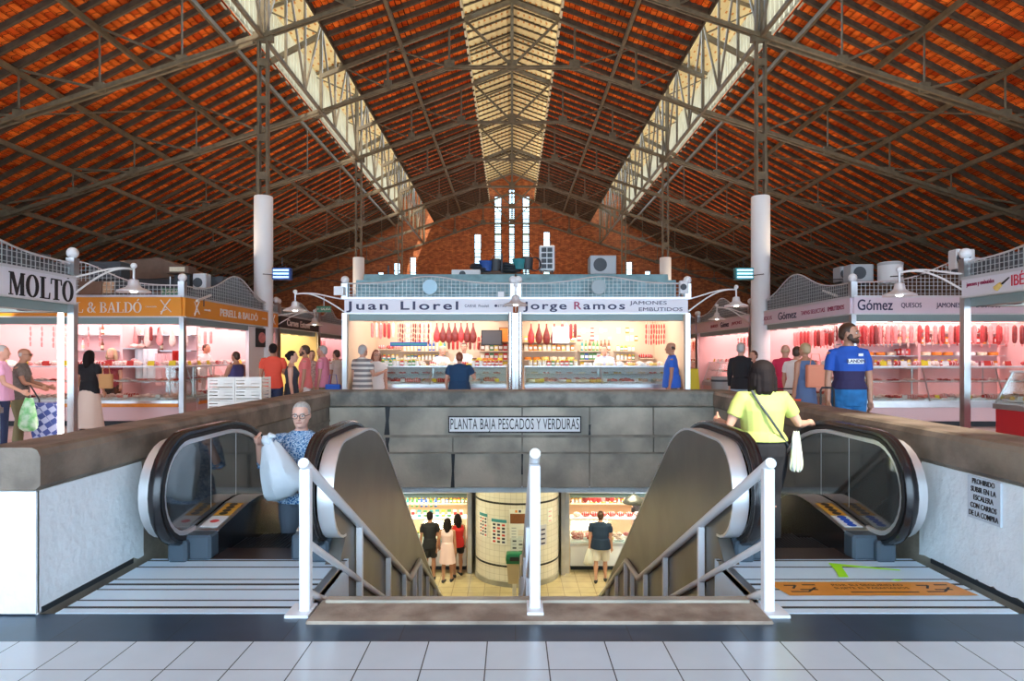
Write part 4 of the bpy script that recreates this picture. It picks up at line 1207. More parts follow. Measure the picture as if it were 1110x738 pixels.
def ctext(t, b, m, xa, xb, size, z=zc, off=.0, name='lettering', sp=1.0):
    """text stretched to run from pixel xa to xb on the central fascia"""
    Xa, Xb = (xa-VX)/F*CY, (xb-VX)/F*CY
    return text(b, name, m, t, on(t, (Xa+Xb)/2, CY-.065, z), size, ext=.004, off=off, width=Xb-Xa, sp=sp)
ctext(c1, 'Juan Llorel', M['navy'], 376, 497, .27, off=.005, sp=1.25)
ctext(c1, 'CARNE  Picadeli', M['navy'], 504, 530, .09)
ctext(c1, '\u25cfETSU', M['navy'], 536, 549, .08)
ctext(c2, 'Jorge', M['navy'], 567, 614, .25, off=.004, sp=1.2)
ctext(c2, 'R', M['maroon'], 622, 630, .25, off=.004)
ctext(c2, 'amos', M['navy'], 632, 677, .25, off=.004, sp=1.2)
ctext(c2, 'JAMONES', M['navy'], 682, 722, .12, z=zc+.07)
ctext(c2, 'EMBUTIDOS', M['navy'], 692, 739, .12, z=zc-.08)
for x, lab, m in ((466,'pale blue disc',CM['white']),(649,'grey relief disc',M['net'])):
    p = px(x, 311, CY-.06)
    t = c1 if x < 500 else c2
    o = MB().lathe([(0,-.02),(.17,-.02),(.175,0),(.17,.015),(0,.015)], (p.x,p.y,p.z), 24, axis='y').build('round_badge', mat('pale_blue_enamel', (.42,.66,.78), .4) if x < 500 else mat('grey_enamel', (.35,.43,.45), .5), t, True, world=True)
    r = MB(); 
    for k in range(3): r.path([(p.x-.08+.04*k, p.y-.025, p.z+.06-.03*k),(p.x+.02*k, p.y-.025, p.z+.03),(p.x+.07, p.y-.025, p.z-.07+.03*k)], .008, 5)
    r.build('badge_relief', M['alu'], o, world=False)
    o['label'] = lab + ' on the mesh'
for t, xa, xb, nm in ((c1, cxl+.15, cxm-.02, 'left'), (c2, cxm+.02, cxr-.15, 'right')):
    m = MB(); 
    prof = [(CY+.45,3.0),(CY+.45,3.42),(CY+1.2,3.50),(CY+1.25,3.66),(CY+2.6,3.80),(CY+3.1,3.82),(CY+3.1,3.0)]
    m.prism(prof, xa, xb, 'x')
    for k in range(5): m.box(xa, xb, CY+.43, CY+.46, 3.03+.08*k, 3.05+.08*k)
    m.build('canopy_roof', M['teal'], t, world=True)
# double centre post in polished steel
t = c1
MB().tube(((553-VX)/F*CY, CY-.10, 0),((553-VX)/F*CY, CY-.10, 2.6),.05).build('round_post', M['chrome'], c1, True, world=True)
MB().tube(((564-VX)/F*CY, CY-.10, 0),((564-VX)/F*CY, CY-.10, 2.6),.05).build('round_post', M['chrome'], c2, True, world=True)

def cfill(st, name, x0, x1, right):
    U, W = V(1,0,0), V(0,1,0); L_ = x1-x0-.3; p0 = V(x0+.15, CY+.10, 0)
    where = 'glass counter of the %s central stall' % ('right' if right else 'left')
    cc = counter('glass fronted counter along the %s central stall' % ('right' if right else 'left'), p0, U, W, L_, top=1.36, shelf=.98)
    fill_counter(p0, U, W, L_, .975, where, [('tray',[0,1,2,4,5]),('tray',[1,2,6,9]),('roast',[0,1]),('wheel',['cream','cheese'])] if not right else [('tray',[1,2,9,8]),('wheel',['cream','cheese','white']),('roast',[1,2]),('tray',[6,5])])
    MB().box(.02, L_-.02, .28, .72, 1.155, 1.165).build('glass_shelf', M['glassg'], cc)
    MB().box(.02, L_-.02, .74, .76, .98, 1.34).build('back_panel', M['white'], cc)
    row('tray', [0,1,2,4,5,9] if not right else [1,2,8,9,6], p0, U, W, .1, L_-.1, .48, 1.168, .29, 'on the upper glass shelf of the %s central counter' % ('right' if right else 'left'), scale=.62)
    # second tier on the counter top
    wt = 'on top of the %s central counter' % ('right' if right else 'left')
    if not right:
        row('jar',['red','white','green','cream','teal'], p0, U, W, .3, 1.5, .42, 1.37, .095, wt+', left end'); row('packet',['cream','white','teal'], p0, U, W, .3, 1.5, .62, 1.37, .12, wt+', left end')
        row('jar',['red','white','red'], p0, U, W, 2.75, L_-.1, .42, 1.37, .095, wt+', right end'); row('packet',['yellow','red','brown','orange'], p0, U, W, 2.75, L_-.1, .60, 1.37, .12, wt+', right end')
    else:
        row('wheel',['cream','white','cheese'], p0, U, W, 1.4, 3.5, .45, 1.37, .27, wt, scale=.8)
        row('roast',[1,2,2], p0, U, W, 1.7, L_-.2, .62, 1.37, .26, wt, scale=.8)
    # back shelves
    ph_ = V(x0+.1, CY, 0); pb = V(x0+.1, CY+3.2-.45, 0); Lb = x1-x0-.2
    wb = 'on the back shelves of the %s central stall' % ('right' if right else 'left')
    for z in (1.25,1.50,1.75,2.0,2.25):
        if right and z < 2.1:
            shelf(st, pb, U, W, 0, 1.55, .05, .36, z)
            row('wheel' if z < 1.7 else 'packet', ['cheese','cream','cream','orange'] if z<1.7 else ['cheese','cream','orange'], pb, U, W, .08, 1.5, .2, z, .22 if z<1.7 else .13, wb+', cheese end', scale=.9)
        if not right:
            if z < 2.0:
                shelf(st, pb, U, W, .7, 2.0, .05, .36, z); row('jar' if z < 1.6 else 'bottle', ['white','blue','cream','teal','yellow'], pb, U, W, .75, 1.95, .2, z, .10, wb+', left part')
            if z < 2.1:
                shelf(st, pb, U, W, 2.85, Lb, .05, .36, z); row('packet',['red','yellow','red','cream','green','brown'], pb, U, W, 2.9, Lb-.05, .2, z, .125, wb+', right part')
    if right:
        for z in (1.25,1.5,1.75): shelf(st, pb, U, W, 2.6, Lb-.5, .05, .36, z); row('jar', ['green','red','cream','white','orange'], pb, U, W, 2.65, Lb-.55, .2, z, .10, wb+', far end')
        for z in (1.25,1.5): shelf(st, pb, U, W, 1.6, 2.5, .05, .36, z); row('packet', ['blue','yellow','green','white'], pb, U, W, 1.65, 2.45, .2, z, .12, wb+', middle')
        # wall of pegged packets
        for z in (2.02, 2.24): row('packet',['pink','red','orange','cream'], pb, U, W, 1.45, 3.3, .40, z, .125, 'pegged on the back wall of the right central stall', scale=.95)
    if not right:
        row('roast',[1,2,0], p0, U, W, 1.4, 2.7, .60, 1.37, .24, wt+', middle', scale=.8)
        row('wheel',['cream','white','yellow'], p0, U, W, 1.5, 2.8, .40, 1.37, .22, wt+', middle', scale=.6)
        row('roast',[0,1], pb, U, W, .05, .7, .2, 1.80, .24, wb+', left end', scale=.9); shelf(st, pb, U, W, 0, .7, .05, .36, 1.80); shelf(st, pb, U, W, 0, .7, .05, .36, 1.5); row('jar',['red','cream'], pb, U, W, .05, .65, .2, 1.5, .13, wb+', left end')
        row('salami',[0,3,0,1], pb, U, W, 1.95, 2.9, .38, 2.15, .12, 'hanging low on the back wall behind the white coated vendors', scale=.9)
    else:
        row('bottle',['green','brown','teal'], pb, U, W, 1.65, 2.5, .2, 1.75, .11, wb+', middle'); shelf(st, pb, U, W, 1.6, 2.5, .05, .36, 1.75)
        row('roast',[0,1,3], pb, U, W, 3.3, Lb-.05, .3, 1.55, .22, wb+', red end', scale=.9); shelf(st, pb, U, W, 3.3, Lb, .05, .45, 1.55)
        row('salami',[0,1,3], ph_, U, W, 1.0, 1.45, 1.75, 2.45, .12, 'hanging beside the framed notice')
        row('jar',['cheese','green','red','cream'], p0, U, W, .1, 1.3, .5, 1.37, .11, wt+', left end')
    # hanging goods
    hy = 2.35
    ph = V(x0+.1, CY, 0)
    rail(st, ph, U, W, .1, Lb, hy-.6, 2.52); rail(st, ph, U, W, .1, Lb, .9, 2.52)
    if right:
        row('ham',[0,3,3], ph, U, W, .15, .95, hy-.6, 2.45, .20, 'hanging at the left of the right central stall'); row('sausage',[0,0,1], ph, U, W, 3.2, 3.8, hy-.6, 2.45, .07, 'hanging at the far right of the right central stall')
    else:
        row('ham',[0,3,0], ph, U, W, 1.75, 2.85, hy-.6, 2.47, .165, 'hanging over the vendors of the left central stall', scale=.95)
        row('sausage',[0,1,2,3], ph, U, W, .8, 1.7, hy-.6, 2.47, .055, 'hanging beside the hams of the left central stall')
        row('salami',[1,0,2], ph, U, W, .10, .75, hy-.6, 2.47, .11, 'hanging at the left end of the left central stall')
cfill(c1, '', cxl, cxm-.06, False); cfill(c2, '', cxm+.06, cxr, True)
# dark television / notice boxes of the left central stall, framed poster of the right one
def flat(name, label, cat, p, w, h, m, m2=None, th=.03, rz=0):
    t = thing(name, label, cat, p, rz)
    MB().box(-w/2, w/2, 0, th, -h/2, h/2).build('frame', m, t)
    if m2: MB().box(-w/2+.03, w/2-.03, -.006, 0, -h/2+.03, h/2-.03).build('face', m2, t)
    return t
flat('wall_cabinet', 'dark box with a small white notice above the packets, left central stall', 'cabinet', px(533,366,17.0)[:], .55, .40, M['black'], mat('cab_face',(.05,.04,.04),.4), .2)
flat('cardboard_carton', 'brown carton on the top shelf at the right of the left central stall', 'carton', px(548,363,17.6)[:], .35, .42, CM['brown'], CM['orange'], .25)
flat('framed_notice', 'white framed notice with green print hanging in the right central stall', 'notice', px(608,363,16.2)[:], .42, .42, M['white'], mat('notice_paper', (.60,.82,.70), .6, noise=.3, nscale=9))
flat('display_screen', 'long blue edged screen above the left end of the left central counter', 'screen', px(443,373,15.7)[:], .9, .10, CM['blue'], CM['teal'], .05)

# ---------- left side
mo = stall('near left stall, white sign with black serif capitals', -13.5, SX_L, 4.2, 10.95, 'EN', fz=(2.50,2.90), fascia='fascia_w', light=(1,.70,.70), power=90, humps=1, hz=.75, base=.22, walls=False, roof='net', tubes=2)
serif('MOLTÓ', mo, M['black'], on(mo, SX_L+.066, (7.45*F/(VX-4) + 7.45*F/(VX-76))/2 , 2.68), .34, (0,0,PI/2), 7.45*F/(VX-76) - 7.45*F/(VX-4))
og = stall('left stall with the orange sign and white lettering, brightly lit meat counters', -12.4, SX_L, 14.6, 20.4, 'SE', fz=(2.50,2.93), fascia='fascia_o', light=(1,.66,.66), power=210, humps=1, hz=.55, base=.22, roof='net', tubes=4)
LW = mat('white_sign_letters', (.88,.84,.80), .5)
# front: ... LL & BALDO (the first letters stay hidden behind the near stall)
def ofront(px0, px1): return (px0-VX)/F*14.6, (px1-VX)/F*14.6
a, b = ofront(76, 156)
serif('LL & BALDÓ', og, LW, on(og, (a+b)/2, 14.53, 2.70), .235, (0,0,0), b-a, thick=.17)
a, b = ofront(159, 172); text('CARNICERÍA', 'small_lettering', LW, og, on(og, (a+b)/2, 14.53, 2.71), .045, ext=.003)
def cross_logo(par, loc, rz, s=.17):
    m = MB(); m.path([(-s*.55,0,-s),(0,0,.1*s),(s*.7,0,s)], .014, 6); m.path([(s*.8,0,-s*.7),(0,0,.1*s),(-s*.6,0,s*.9)], .012, 6); m.path([(-s*.6,0,-s*.7),(s*.2,0,-s*.35)], .009, 6)
    o = m.build('crossed_tools_logo', LW, par, True); o.location = loc; o.rotation_euler = (0,0,rz)
cross_logo(og, on(og, (181-VX)/F*14.6, 14.52, 2.715), 0)
sd = lambda p_: 7.45*F/(VX-p_)
cross_logo(og, on(og, SX_L+.07, sd(210), 2.715), PI/2)
cross_logo(og, on(og, SX_L+.07, sd(294), 2.715), PI/2)
o = text('PERELL & BALDÓ', 'lettering', LW, og, on(og, SX_L+.066, (sd(236)+sd(277))/2, 2.70), .26, rot=(PI/2,0,PI/2), off=.006, ext=.004, width=sd(277)-sd(236))
for a_ in (222, 284): text('CARNICERÍA', 'small_lettering', LW, og, on(og, SX_L+.066, sd(a_), 2.71), .06, rot=(PI/2,0,PI/2), ext=.003)
ce = stall('left stall with the black sign and white lettering, pale yellow wall inside', -12.4, SX_L, 20.6, 24.7, 'E', fz=(2.52,2.90), fascia='fascia_k', wall='ywall', light=(1,.80,.45), power=90, humps=1, hz=.3, base=.22, roof='net')
text('Carnes', 'lettering', LW, ce, on(ce, SX_L+.066, (sd(309)+sd(321.5))/2, 2.70), .30, rot=(PI/2,0,PI/2), off=.008, ext=.004, width=sd(321.5)-sd(309))
text('Esteve', 'lettering', LW, ce, on(ce, SX_L+.066, (sd(323.5)+sd(334))/2, 2.70), .30, rot=(PI/2,0,PI/2), off=.008, ext=.004, width=sd(334)-sd(323.5))
lf = stall('far left stall beyond the black signed one, pink goods hanging', -12.4, SX_L, 24.9, 31.2, 'E', fz=(2.52,2.90), fascia='fascia_p', light=(1,.62,.66), power=130, humps=2, hz=.4, base=.22, roof='net')
# ---------- right side
gz = stall('right stall with a lilac white sign in thin capitals, its corner towards the aisle', SX_R, 13.0, 14.5, 20.5, 'SW', fz=(2.56,2.91), fascia='fascia_p', light=(1,.66,.64), power=230, humps=1, hz=.55, base=.30, roof='net', tubes=4)
def gtext(b, xa, xb, size, z=2.735, m=None, off=0):
    Xa, Xb = (xa-VX)/F*14.5, (xb-VX)/F*14.5
    o = text(b, 'lettering', m or M['navy'], gz, on(gz, (Xa+Xb)/2, 14.435, z), size, ext=.004, off=off, width=Xb-Xa)
gtext('Gómez', 928, 966, .34, off=.003); gtext('QUESOS', 975, 997, .155); gtext('JAMONES', 1013, 1039, .155); gtext('EMBUTIDOS', 1056, 1082, .155)
sr = lambda p_: 7.65*F/(p_-VX)
def wtext(t, b, pa, pb, size, z=2.72, m=None, off=0):
    ya, yb = sr(pa), sr(pb)
    o = text(b, 'lettering', m or M['maroon'], t, on(t, SX_R-.066, (ya+yb)/2, z), size, rot=(PI/2,0,-PI/2), ext=.004, off=off, width=abs(ya-yb))
wtext(gz, 'QUESOS', 826, 839, .16); wtext(gz, 'Gómez', 846, 866, .30, m=M['navy'], off=.003); wtext(gz, 'TAPAS SELECTAS', 871, 897, .15); wtext(gz, 'EMBUTIDOS', 900, 918, .15)
g2 = stall('right stall behind the lilac signed one, hams over a white wall', SX_R, 13.0, 20.7, 26.5, 'W', fz=(2.56,2.91), fascia='fascia_p', light=(1,.66,.64), power=190, humps=1, hz=.5, base=.25, roof='net')
wtext(g2, 'Gómez', 783, 792, .26, m=M['navy'], off=.003); wtext(g2, 'QUESOS', 772, 780, .15); wtext(g2, 'JAMONES', 795, 806, .15)
g3 = stall('farthest right stall with amber lit goods, seen past the central pair', SX_R, 13.0, 26.7, 33.5, 'W', fz=(2.56,2.91), fascia='fascia_p', light=(1,.66,.40), power=150, humps=2, hz=.5, base=.25, roof='net')
nr = stall('near right stall, white sign with a drawn ham and knife', SX_R, 13.5, 4.2, 10.9, 'WN', fz=(2.60,2.88), fascia='fascia_w', light=(1,.68,.68), power=90, humps=1, hz=.9, base=.25, walls=False, roof='net', tubes=2)
def ntext(b, pa, pb, size, z, m): wtext(nr, b, pa, pb, size, z, m)
ntext('jamones y embutidos', 1052, 1082, .10, 2.79, M['maroon']); ntext('IBÉRICOS', 1101, 1150, .24, 2.74, mat('red_letters', (.65,.02,.06), .5))
kn = MB(); y = sr(1090); kn.path([(SX_R-.07,y+.10,2.66),(SX_R-.07,y,2.72)], [.05,.035], 8); kn.build('painted_ham', CM['cheese'], nr, True, world=True)
MB().path([(SX_R-.07,y-.02,2.72),(SX_R-.07,y-.16,2.80)], [.016,.010], 6).build('painted_knife', M['black'], nr, world=True)

# ---------- counters and goods of the side stalls
MX = [('tray',[0,1,2,4,5,6]),('tray',[0,1,2,4,5,6]),('roast',[0,1]),('poultry',[2]),('tray',[2,6])]
def side_goods(tag_, face, x0, x1, y0, y1, st, s0=.15, s1=None, hang=True, mix=MX, body='kick', shelves=True):
    p0, u, v, L_ = side_frame(face, x0, x1, y0, y1); s1 = s1 or L_-.15
    q = p0 + u*s0 + v*.12
    ct_ = counter('glass meat counter %s' % tag_, q, u, v, s1-s0, body=body, shelf=.62)
    MB().box(.02, s1-s0-.02, .30, .74, .985, 1.0).build('glass_shelf', M['glassg'], ct_)
    MB().box(0, s1-s0, -.03, .0, .44, .52).build('bumper_rail', CM['orange'] if 'orange' in tag_ else M['steel'], ct_)
    fill_counter(q, u, v, s1-s0, .615, 'glass counter %s' % tag_, mix)
    row('tray', [0,1,2,4,5,6,1], q, u, v, .1, s1-s0-.1, .52, 1.005, .42, 'on the upper shelf, counter %s' % tag_, scale=.8)
    row('tag',['white','yellow','red'], p0, u, v, s0+.1, s1-.1, .5, 1.38, .5, 'on top of the counter %s' % tag_, scale=1.5)
    row('roast',[1,2,0], p0, u, v, s0+.2, s1-.2, .62, 1.375, .42, 'on top of the counter %s' % tag_, scale=.9)
    if hang:
        rail(st, p0, u, v, s0, s1, 1.5, 2.42)
        row('sausage',[0,1,2], p0, u, v, s0+.1, s1-.1, 1.5, 2.36, .20, 'hanging over the counter %s' % tag_, scale=1.0)
        row('salami',[0,1,3], p0, u, v, s0+.1, s1-.1, 1.62, 2.36, .36, 'hanging over the counter %s' % tag_)
side_goods('of the orange stall front', 'S', -12.4, SX_L, 14.6, 20.4, og, hang=False)
side_goods('of the orange stall side', 'E', -12.4, SX_L, 14.6, 20.4, og, s0=1.0, hang=False)
side_goods('of the far left stall', 'E', -12.4, SX_L, 24.9, 31.2, lf)
side_goods('of the lilac stall front', 'S', SX_R, 13.0, 14.5, 20.5, gz)
side_goods('of the lilac stall side', 'W', SX_R, 13.0, 14.5, 20.5, gz, s1=5.0)
side_goods('of the white walled right stall', 'W', SX_R, 13.0, 20.7, 26.5, g2, s1=3.2)
side_goods('of the farthest right stall', 'W', SX_R, 13.0, 26.7, 33.5, g3, mix=[('tray',[8,9,1]),('wheel',['cheese','orange','cream'])])
# inner partitions with shelves, behind the counters
def inner_shelves(st, face, x0, x1, y0, y1, d, s0, s1, where, kinds, zs=(1.30,1.62,1.94)):
    p0, u, v, L_ = side_frame(face, x0, x1, y0, y1)
    m = MB(); slab(m, p0, u, v, s0, s1, d, d+.06, 0, 2.5); m.build('partition', M['pinkwall'], st, world=True)
    for i, z in enumerate(zs):
        shelf(st, p0, u, v, s0, s1, d-.30, d, z, 'steel')
        kd, keys, stp = kinds[i % len(kinds)]
        row(kd, keys, p0, u, v, s0+.08, s1-.08, d-.15, z, stp, where)
inner_shelves(gz, 'S', SX_R, 13.0, 14.5, 20.5, 2.6, .9, 5.2, 'on the shelves behind the front counter of the lilac signed stall', [('packet',['red','pink','white','orange'],.17),('wheel',['cream','orange','white'],.30),('packet',['orange','red','white'],.16)], (1.30,1.62,1.92))
inner_shelves_extra = [('W', .4, 4.6)]
p0_, u_, v_, L__ = side_frame('S', SX_R, 13.0, 14.5, 20.5)
row('roast',[0,1,2], p0_, u_, v_, .5, 5.0, 2.45, 2.2, .28, 'on the top shelf of the lilac stall front', scale=1.1); shelf(gz, p0_, u_, v_, .9, 5.2, 2.3, 2.6, 2.2, 'steel')
row('salami',[0,1,3,0], p0_, u_, v_, .4, 5.0, 1.15, 2.36, .19, 'hanging in the front of the lilac stall', scale=1.15)
row('jar',['orange','red','cream','cheese'], p0_, u_, v_, .5, 3.0, .66, 1.375, .16, 'between the cuts on the lilac front counter')
p0_, u_, v_, L__ = side_frame('W', SX_R, 13.0, 14.5, 20.5)
row('salami',[0,1,3,0], p0_, u_, v_, .3, 5.0, 1.15, 2.36, .22, 'hanging in the side of the lilac stall', scale=1.15)
row('wheel',['cream','cheese','orange'], p0_, u_, v_, .5, 4.2, 2.45, 1.94, .33, 'on the side shelves of the lilac stall')
p0_, u_, v_, L__ = side_frame('S', -12.4, SX_L, 14.6, 20.4)
row('ham',[1,2], p0_, u_, v_, 2.6, 4.2, 1.9, 2.36, .34, 'pale joints hanging in the orange stall', scale=.9)
row('poultry',[0], p0_, u_, v_, .4, 4.7, .70, 1.375, .33, 'on the front counter top of the orange stall')
p0_, u_, v_, L__ = side_frame('E', -12.4, SX_L, 14.6, 20.4)
row('poultry',[0], p0_, u_, v_, .6, 5.2, .68, 1.375, .30, 'on the side counter top of the orange stall')
row('salami',[1,2,3], p0_, u_, v_, 1.6, 5.2, 1.7, 2.36, .35, 'hanging over the side of the orange stall')
inner_shelves(gz, 'W', SX_R, 13.0, 14.5, 20.5, 2.6, .4, 4.2, 'on the shelves along the side of the lilac signed stall', [('jar',['red','cream','orange','white'],.15),('packet',['red','pink','white'],.17)])
inner_shelves(og, 'S', -12.4, SX_L, 14.6, 20.4, 2.2, 1.0, 4.2, 'on the steel shelf behind the orange signed front counter', [('bottle',['brown','white','white'],.5)], (1.75,2.15))
inner_shelves(og, 'E', -12.4, SX_L, 14.6, 20.4, 2.2, 1.4, 5.0, 'on the shelf behind the orange side counter', [('roast',[1,2,0],.3),('poultry',[0],.3)], (1.42,1.8))
p0_, u_, v_, L__ = side_frame('S', -12.4, SX_L, 14.6, 20.4)
row('tray',[1,2,5,6], p0_, u_, v_, 1.2, 4.1, 2.05, 1.36, .42, 'on the sill behind the orange front counter'); shelf(og, p0_, u_, v_, 1.0, 4.2, 1.85, 2.2, 1.355, 'steel')
row('sausage',[1,2,1], p0_, u_, v_, .4, 2.4, 1.3, 2.36, .3, 'hanging in front of the orange stall partition')
inner_shelves(lf, 'E', -12.4, SX_L, 24.9, 31.2, 2.2, .2, 6.0, 'on the shelves of the far left stall', [('packet',['pink','red','white'],.2)])
inner_shelves(g3, 'W', SX_R, 13.0, 26.7, 33.5, 2.2, .2, 6.2, 'on the shelves of the farthest right stall', [('wheel',['orange','cheese','cream'],.3),('packet',['orange','yellow','red'],.2)])
# white aprons / cloths hanging in the orange stall
def hanging_cloth(label, p, w, h, m):
    mb = MB(); n = 14; r = []
    f = [[(-w/2+w*i/n, .03*math.sin(i*1.9), 0) for i in range(n+1)], [(-w/2*1.0+w*i/n, .05*math.sin(i*1.9+.4), -h) for i in range(n+1)]]
    vs = f[0]+f[1]+[(x,y+.012,z) for x,y,z in f[0]]+[(x,y+.012,z) for x,y,z in f[1]]; N_ = n+1
    fs = [(i,i+1,N_+i+1,N_+i) for i in range(n)] + [(2*N_+i,3*N_+i,3*N_+i+1,2*N_+i+1) for i in range(n)]
    mb.add(vs, fs); o = mb.build('hanging_cloth', m, None, True, fix=False); o.location = p; tag(o, label, 'cloth')
hanging_cloth('white apron hanging behind the vendor of the orange signed stall', px(158,378,16.4), .55, .75, M['white'])
hanging_cloth('pinkish white cloth hanging near the corner post of the orange signed stall', px(179,383,16.2), .5, .8, M['pinkwall'])
hanging_cloth('small red cloth hanging beside the corner post of the orange signed stall', px(191,380,16.0), .2, .5, CM['red'])
# meat poster and white panel at the far end of the orange stall's side
pp = thing('wall_poster', 'dark framed meat platter poster at the far corner of the orange stall', 'poster', (SX_L-.02, sd(284), 1.6+ (386-366)*sd(284)/F), PI/2)
MB().box(-.42,.42,-.02,.02,-.28,.28).build('frame', M['black'], pp); MB().lathe([(0,-.026),(.27,-.026),(.27,-.022)], n=20, sx=1, sy=.6, axis='y').build('printed_platter', MEATS[1], pp)
ip = MB().box(SX_L-.12, SX_L-.03, sd(271), sd(292), 0, 2.45).build('white_panel', M['white'], og, world=True)
# white boxes of shelving in front of the orange stall (stack of white crates behind the parapet)
cr = None
for i in range(2):
    for j in range(6):
        lab = 'white slatted crate, %s of the stack %s behind the left parapet' % (['bottom','second','third','fourth','fifth','top'][j], ['nearest the orange stall','nearest the stairs'][i])
        if cr is None:
            m = MB(); m.box(-.23,.23,-.22,.22,0,.02)
            for z in (.04,.10,.155): m.box(-.23,.23,-.22,-.205,z,z+.04); m.box(-.23,.23,.205,.22,z,z+.04); m.box(-.23,-.215,-.22,.22,z,z+.04); m.box(.215,.23,-.22,.22,z,z+.04)
            for a in (-1,1):
                for b in (-1,1): m.box(a*.22-.015,a*.22+.015,b*.21-.012,b*.21+.012,0,.2)
            m.box(-.06,.06,-.222,-.219,.05,.16)
            cr = m.build('plastic_crate', mat('white_plastic', (.86,.83,.76), .5), None)
            tag(cr, lab, 'crate', 'white crates stacked behind the left parapet'); cr.location = (-5.13, 11.6, 0)
        else: dup(cr, (-5.13+.48*i, 11.6, .205*j), 0, lab)
# ================================================================== lamps on curved arms
lampp = None
lamp_glow = mat('lamp_bulb', (.9,.9,.9), .3, emit=(1,.95,.85), estr=14)
shade_m = mat('spun_steel_shade', (.78,.80,.83), .3, .35)
def dome_lamp(label, ball, anchor, s=1.0):
    """ball: top of the stem; anchor: where the arms leave the stall post"""
    t = thing('arm_lamp', label, 'lamp', ball, group='dome lamps on curved arms')
    MB().ell((0,0,0), .05*s,.05*s,.05*s).tube((0,0,0),(0,0,-.24*s),.018*s).build('stem', M['white'], t, True)
    MB().lathe([(.03,-.22),(.075,-.24),(.09,-.33),(.13,-.37),(.255,-.42),(.265,-.45),(.25,-.45),(.12,-.39),(.02,-.34)], (0,0,0), 24, s, s).xf(Matrix.Scale(s,4,(0,0,1))).build('shade', shade_m, t, True)
    MB().ell((0,0,-.42*s), .06*s,.06*s,.04*s).build('bulb', lamp_glow, t, True)
    d = V(*anchor) - V(*ball); m = MB()
    for k, (z0, z1) in enumerate(((-.06,0.0),(-.06,-.32))):
        pts = []
        for i in range(13):
            q = i/12; b = math.sin(q*PI)
            pts.append(V(0,0,z0) + d*q + V(0,0,.10*b*(1-q) - (0 if k == 0 else 1)*(q**2.2)*.30 ))
        m.path(pts, .017*s, 7)
    m.build('curved_arm', mat('white_conduit', (.80,.78,.75), .4), t, True)
    return t
def L3(p): return (p.x, p.y, p.z)
dome_lamp('bright dome lamp reaching from the post of the near left stall', L3(px(145,288,10.95)), (SX_L, 10.95, 3.0), 1.0)
dome_lamp('dome lamp reaching left from the left corner of the central pair', L3(px(320,316,14.9)), (cxl, CY, 2.98), 1.0)
dome_lamp('small dome lamp at the far corner of the orange signed stall', L3(px(341,337,20.5)), (SX_L, 20.5, 2.95), 1.0)
dome_lamp('dome lamp hanging in front of the centre post between the two central stalls', L3(px(559,309,14.2)), (cxm, CY, 3.0), 1.0)
dome_lamp('dome lamp reaching right from the right corner of the central pair', L3(px(798,311,14.9)), (cxr, CY, 2.98), 1.0)
dome_lamp('small dome lamp at the far corner of the right stall with lilac sign', L3(px(777,331,20.6)), (SX_R, 20.6, 2.95), 1.0)
dome_lamp('dome lamp reaching left from the post of the near right stall', L3(px(975,292,10.9)), (SX_R, 10.9, 3.05), 1.0)

# ================================================================== machines and clutter on the stall roofs
grey = mat('machine_grey', (.42,.45,.47), .5); dkg = mat('machine_dark', (.05,.06,.07), .5); mwh = mat('machine_white', (.70,.72,.73), .5)
def ac_unit(label, p, w, d, h, m=None, grid=False, rz=0):
    t = thing('air_conditioner', label, 'air conditioner', p, rz)
    MB().cbox(-w/2,w/2,0,d,0,h,.02).build('casing', m or mwh, t)
    g = MB()
    if grid:
        for i in range(2):
            for j in range(4): g.box(-w*.36+i*w*.38, -w*.36+i*w*.38+w*.32, -.012, .0, h*.08+j*h*.22, h*.08+j*h*.22+h*.17)
    else:
        g.lathe([(0,-.012),(min(w,h)*.36,-.012),(min(w,h)*.36,.0)], (-w*.12,0,h*.5), 20, axis='y')
    g.build('fan_grille', dkg, t)
    f = MB(); f.box(-w*.4,-w*.3,.05,d-.05,-.06,0); f.box(w*.3,w*.4,.05,d-.05,-.06,0); f.build('foot', dkg, t)
    return t
zr = 3.34
def roofpt(x, yb, D): return L3(px(x, yb, D))
ac_unit('white cooler with a grid of dark openings above the right central stall', roofpt(593,293,17.6), .42, .3, .68, grid=True)
ac_unit('big grey cooling unit on the roof of the right central stall', roofpt(654,297,17.2), .70, .6, .50, grey)
ac_unit('white fan unit lying low on the roof of the left central stall', roofpt(505,302,17.0), .76, .3, .24, mwh)
ac_unit('dark fan unit on the roof of the orange signed stall, left one', roofpt(197,318,17.2), .42, .3, .5, dkg)
ac_unit('white fan unit on the roof of the orange signed stall', roofpt(216,316,17.0), .35, .3, .48, mwh)
ac_unit('round dark fan unit on the roof of the orange signed stall', roofpt(233,317,17.4), .46, .3, .44, dkg)
ac_unit('grey fan unit behind the mesh, left of the brown duct box', roofpt(113,303,15.8), .8, .4, .45, dkg)
ac_unit('grey compressor box on the roof of the lilac signed stall', roofpt(935,305,15.6), .55, .4, .42, grey)
ac_unit('small box unit beside the compressor on the lilac signed stall', roofpt(918,305,17.0), .35, .4, .40, grey)
ac_unit('white floodlight box on the post of the near right stall', roofpt(1047,291,11.2), .34, .22, .34, mwh)
ac_unit('small white box fixed on the right corner post of the central pair', roofpt(742,318,14.9), .20, .15, .30, mwh)
# drum
t = thing('water_drum', 'white lidded drum behind the mesh of the lilac signed stall', 'drum', roofpt(965,308,15.4))
MB().lathe([(.22,0),(.27,.05),(.27,.48),(.24,.52),(0,.54)], n=24).build('body', mwh, t, True); MB().lathe([(.275,.44),(.275,.50),(.26,.50)], n=24).build('rim', grey, t, True)
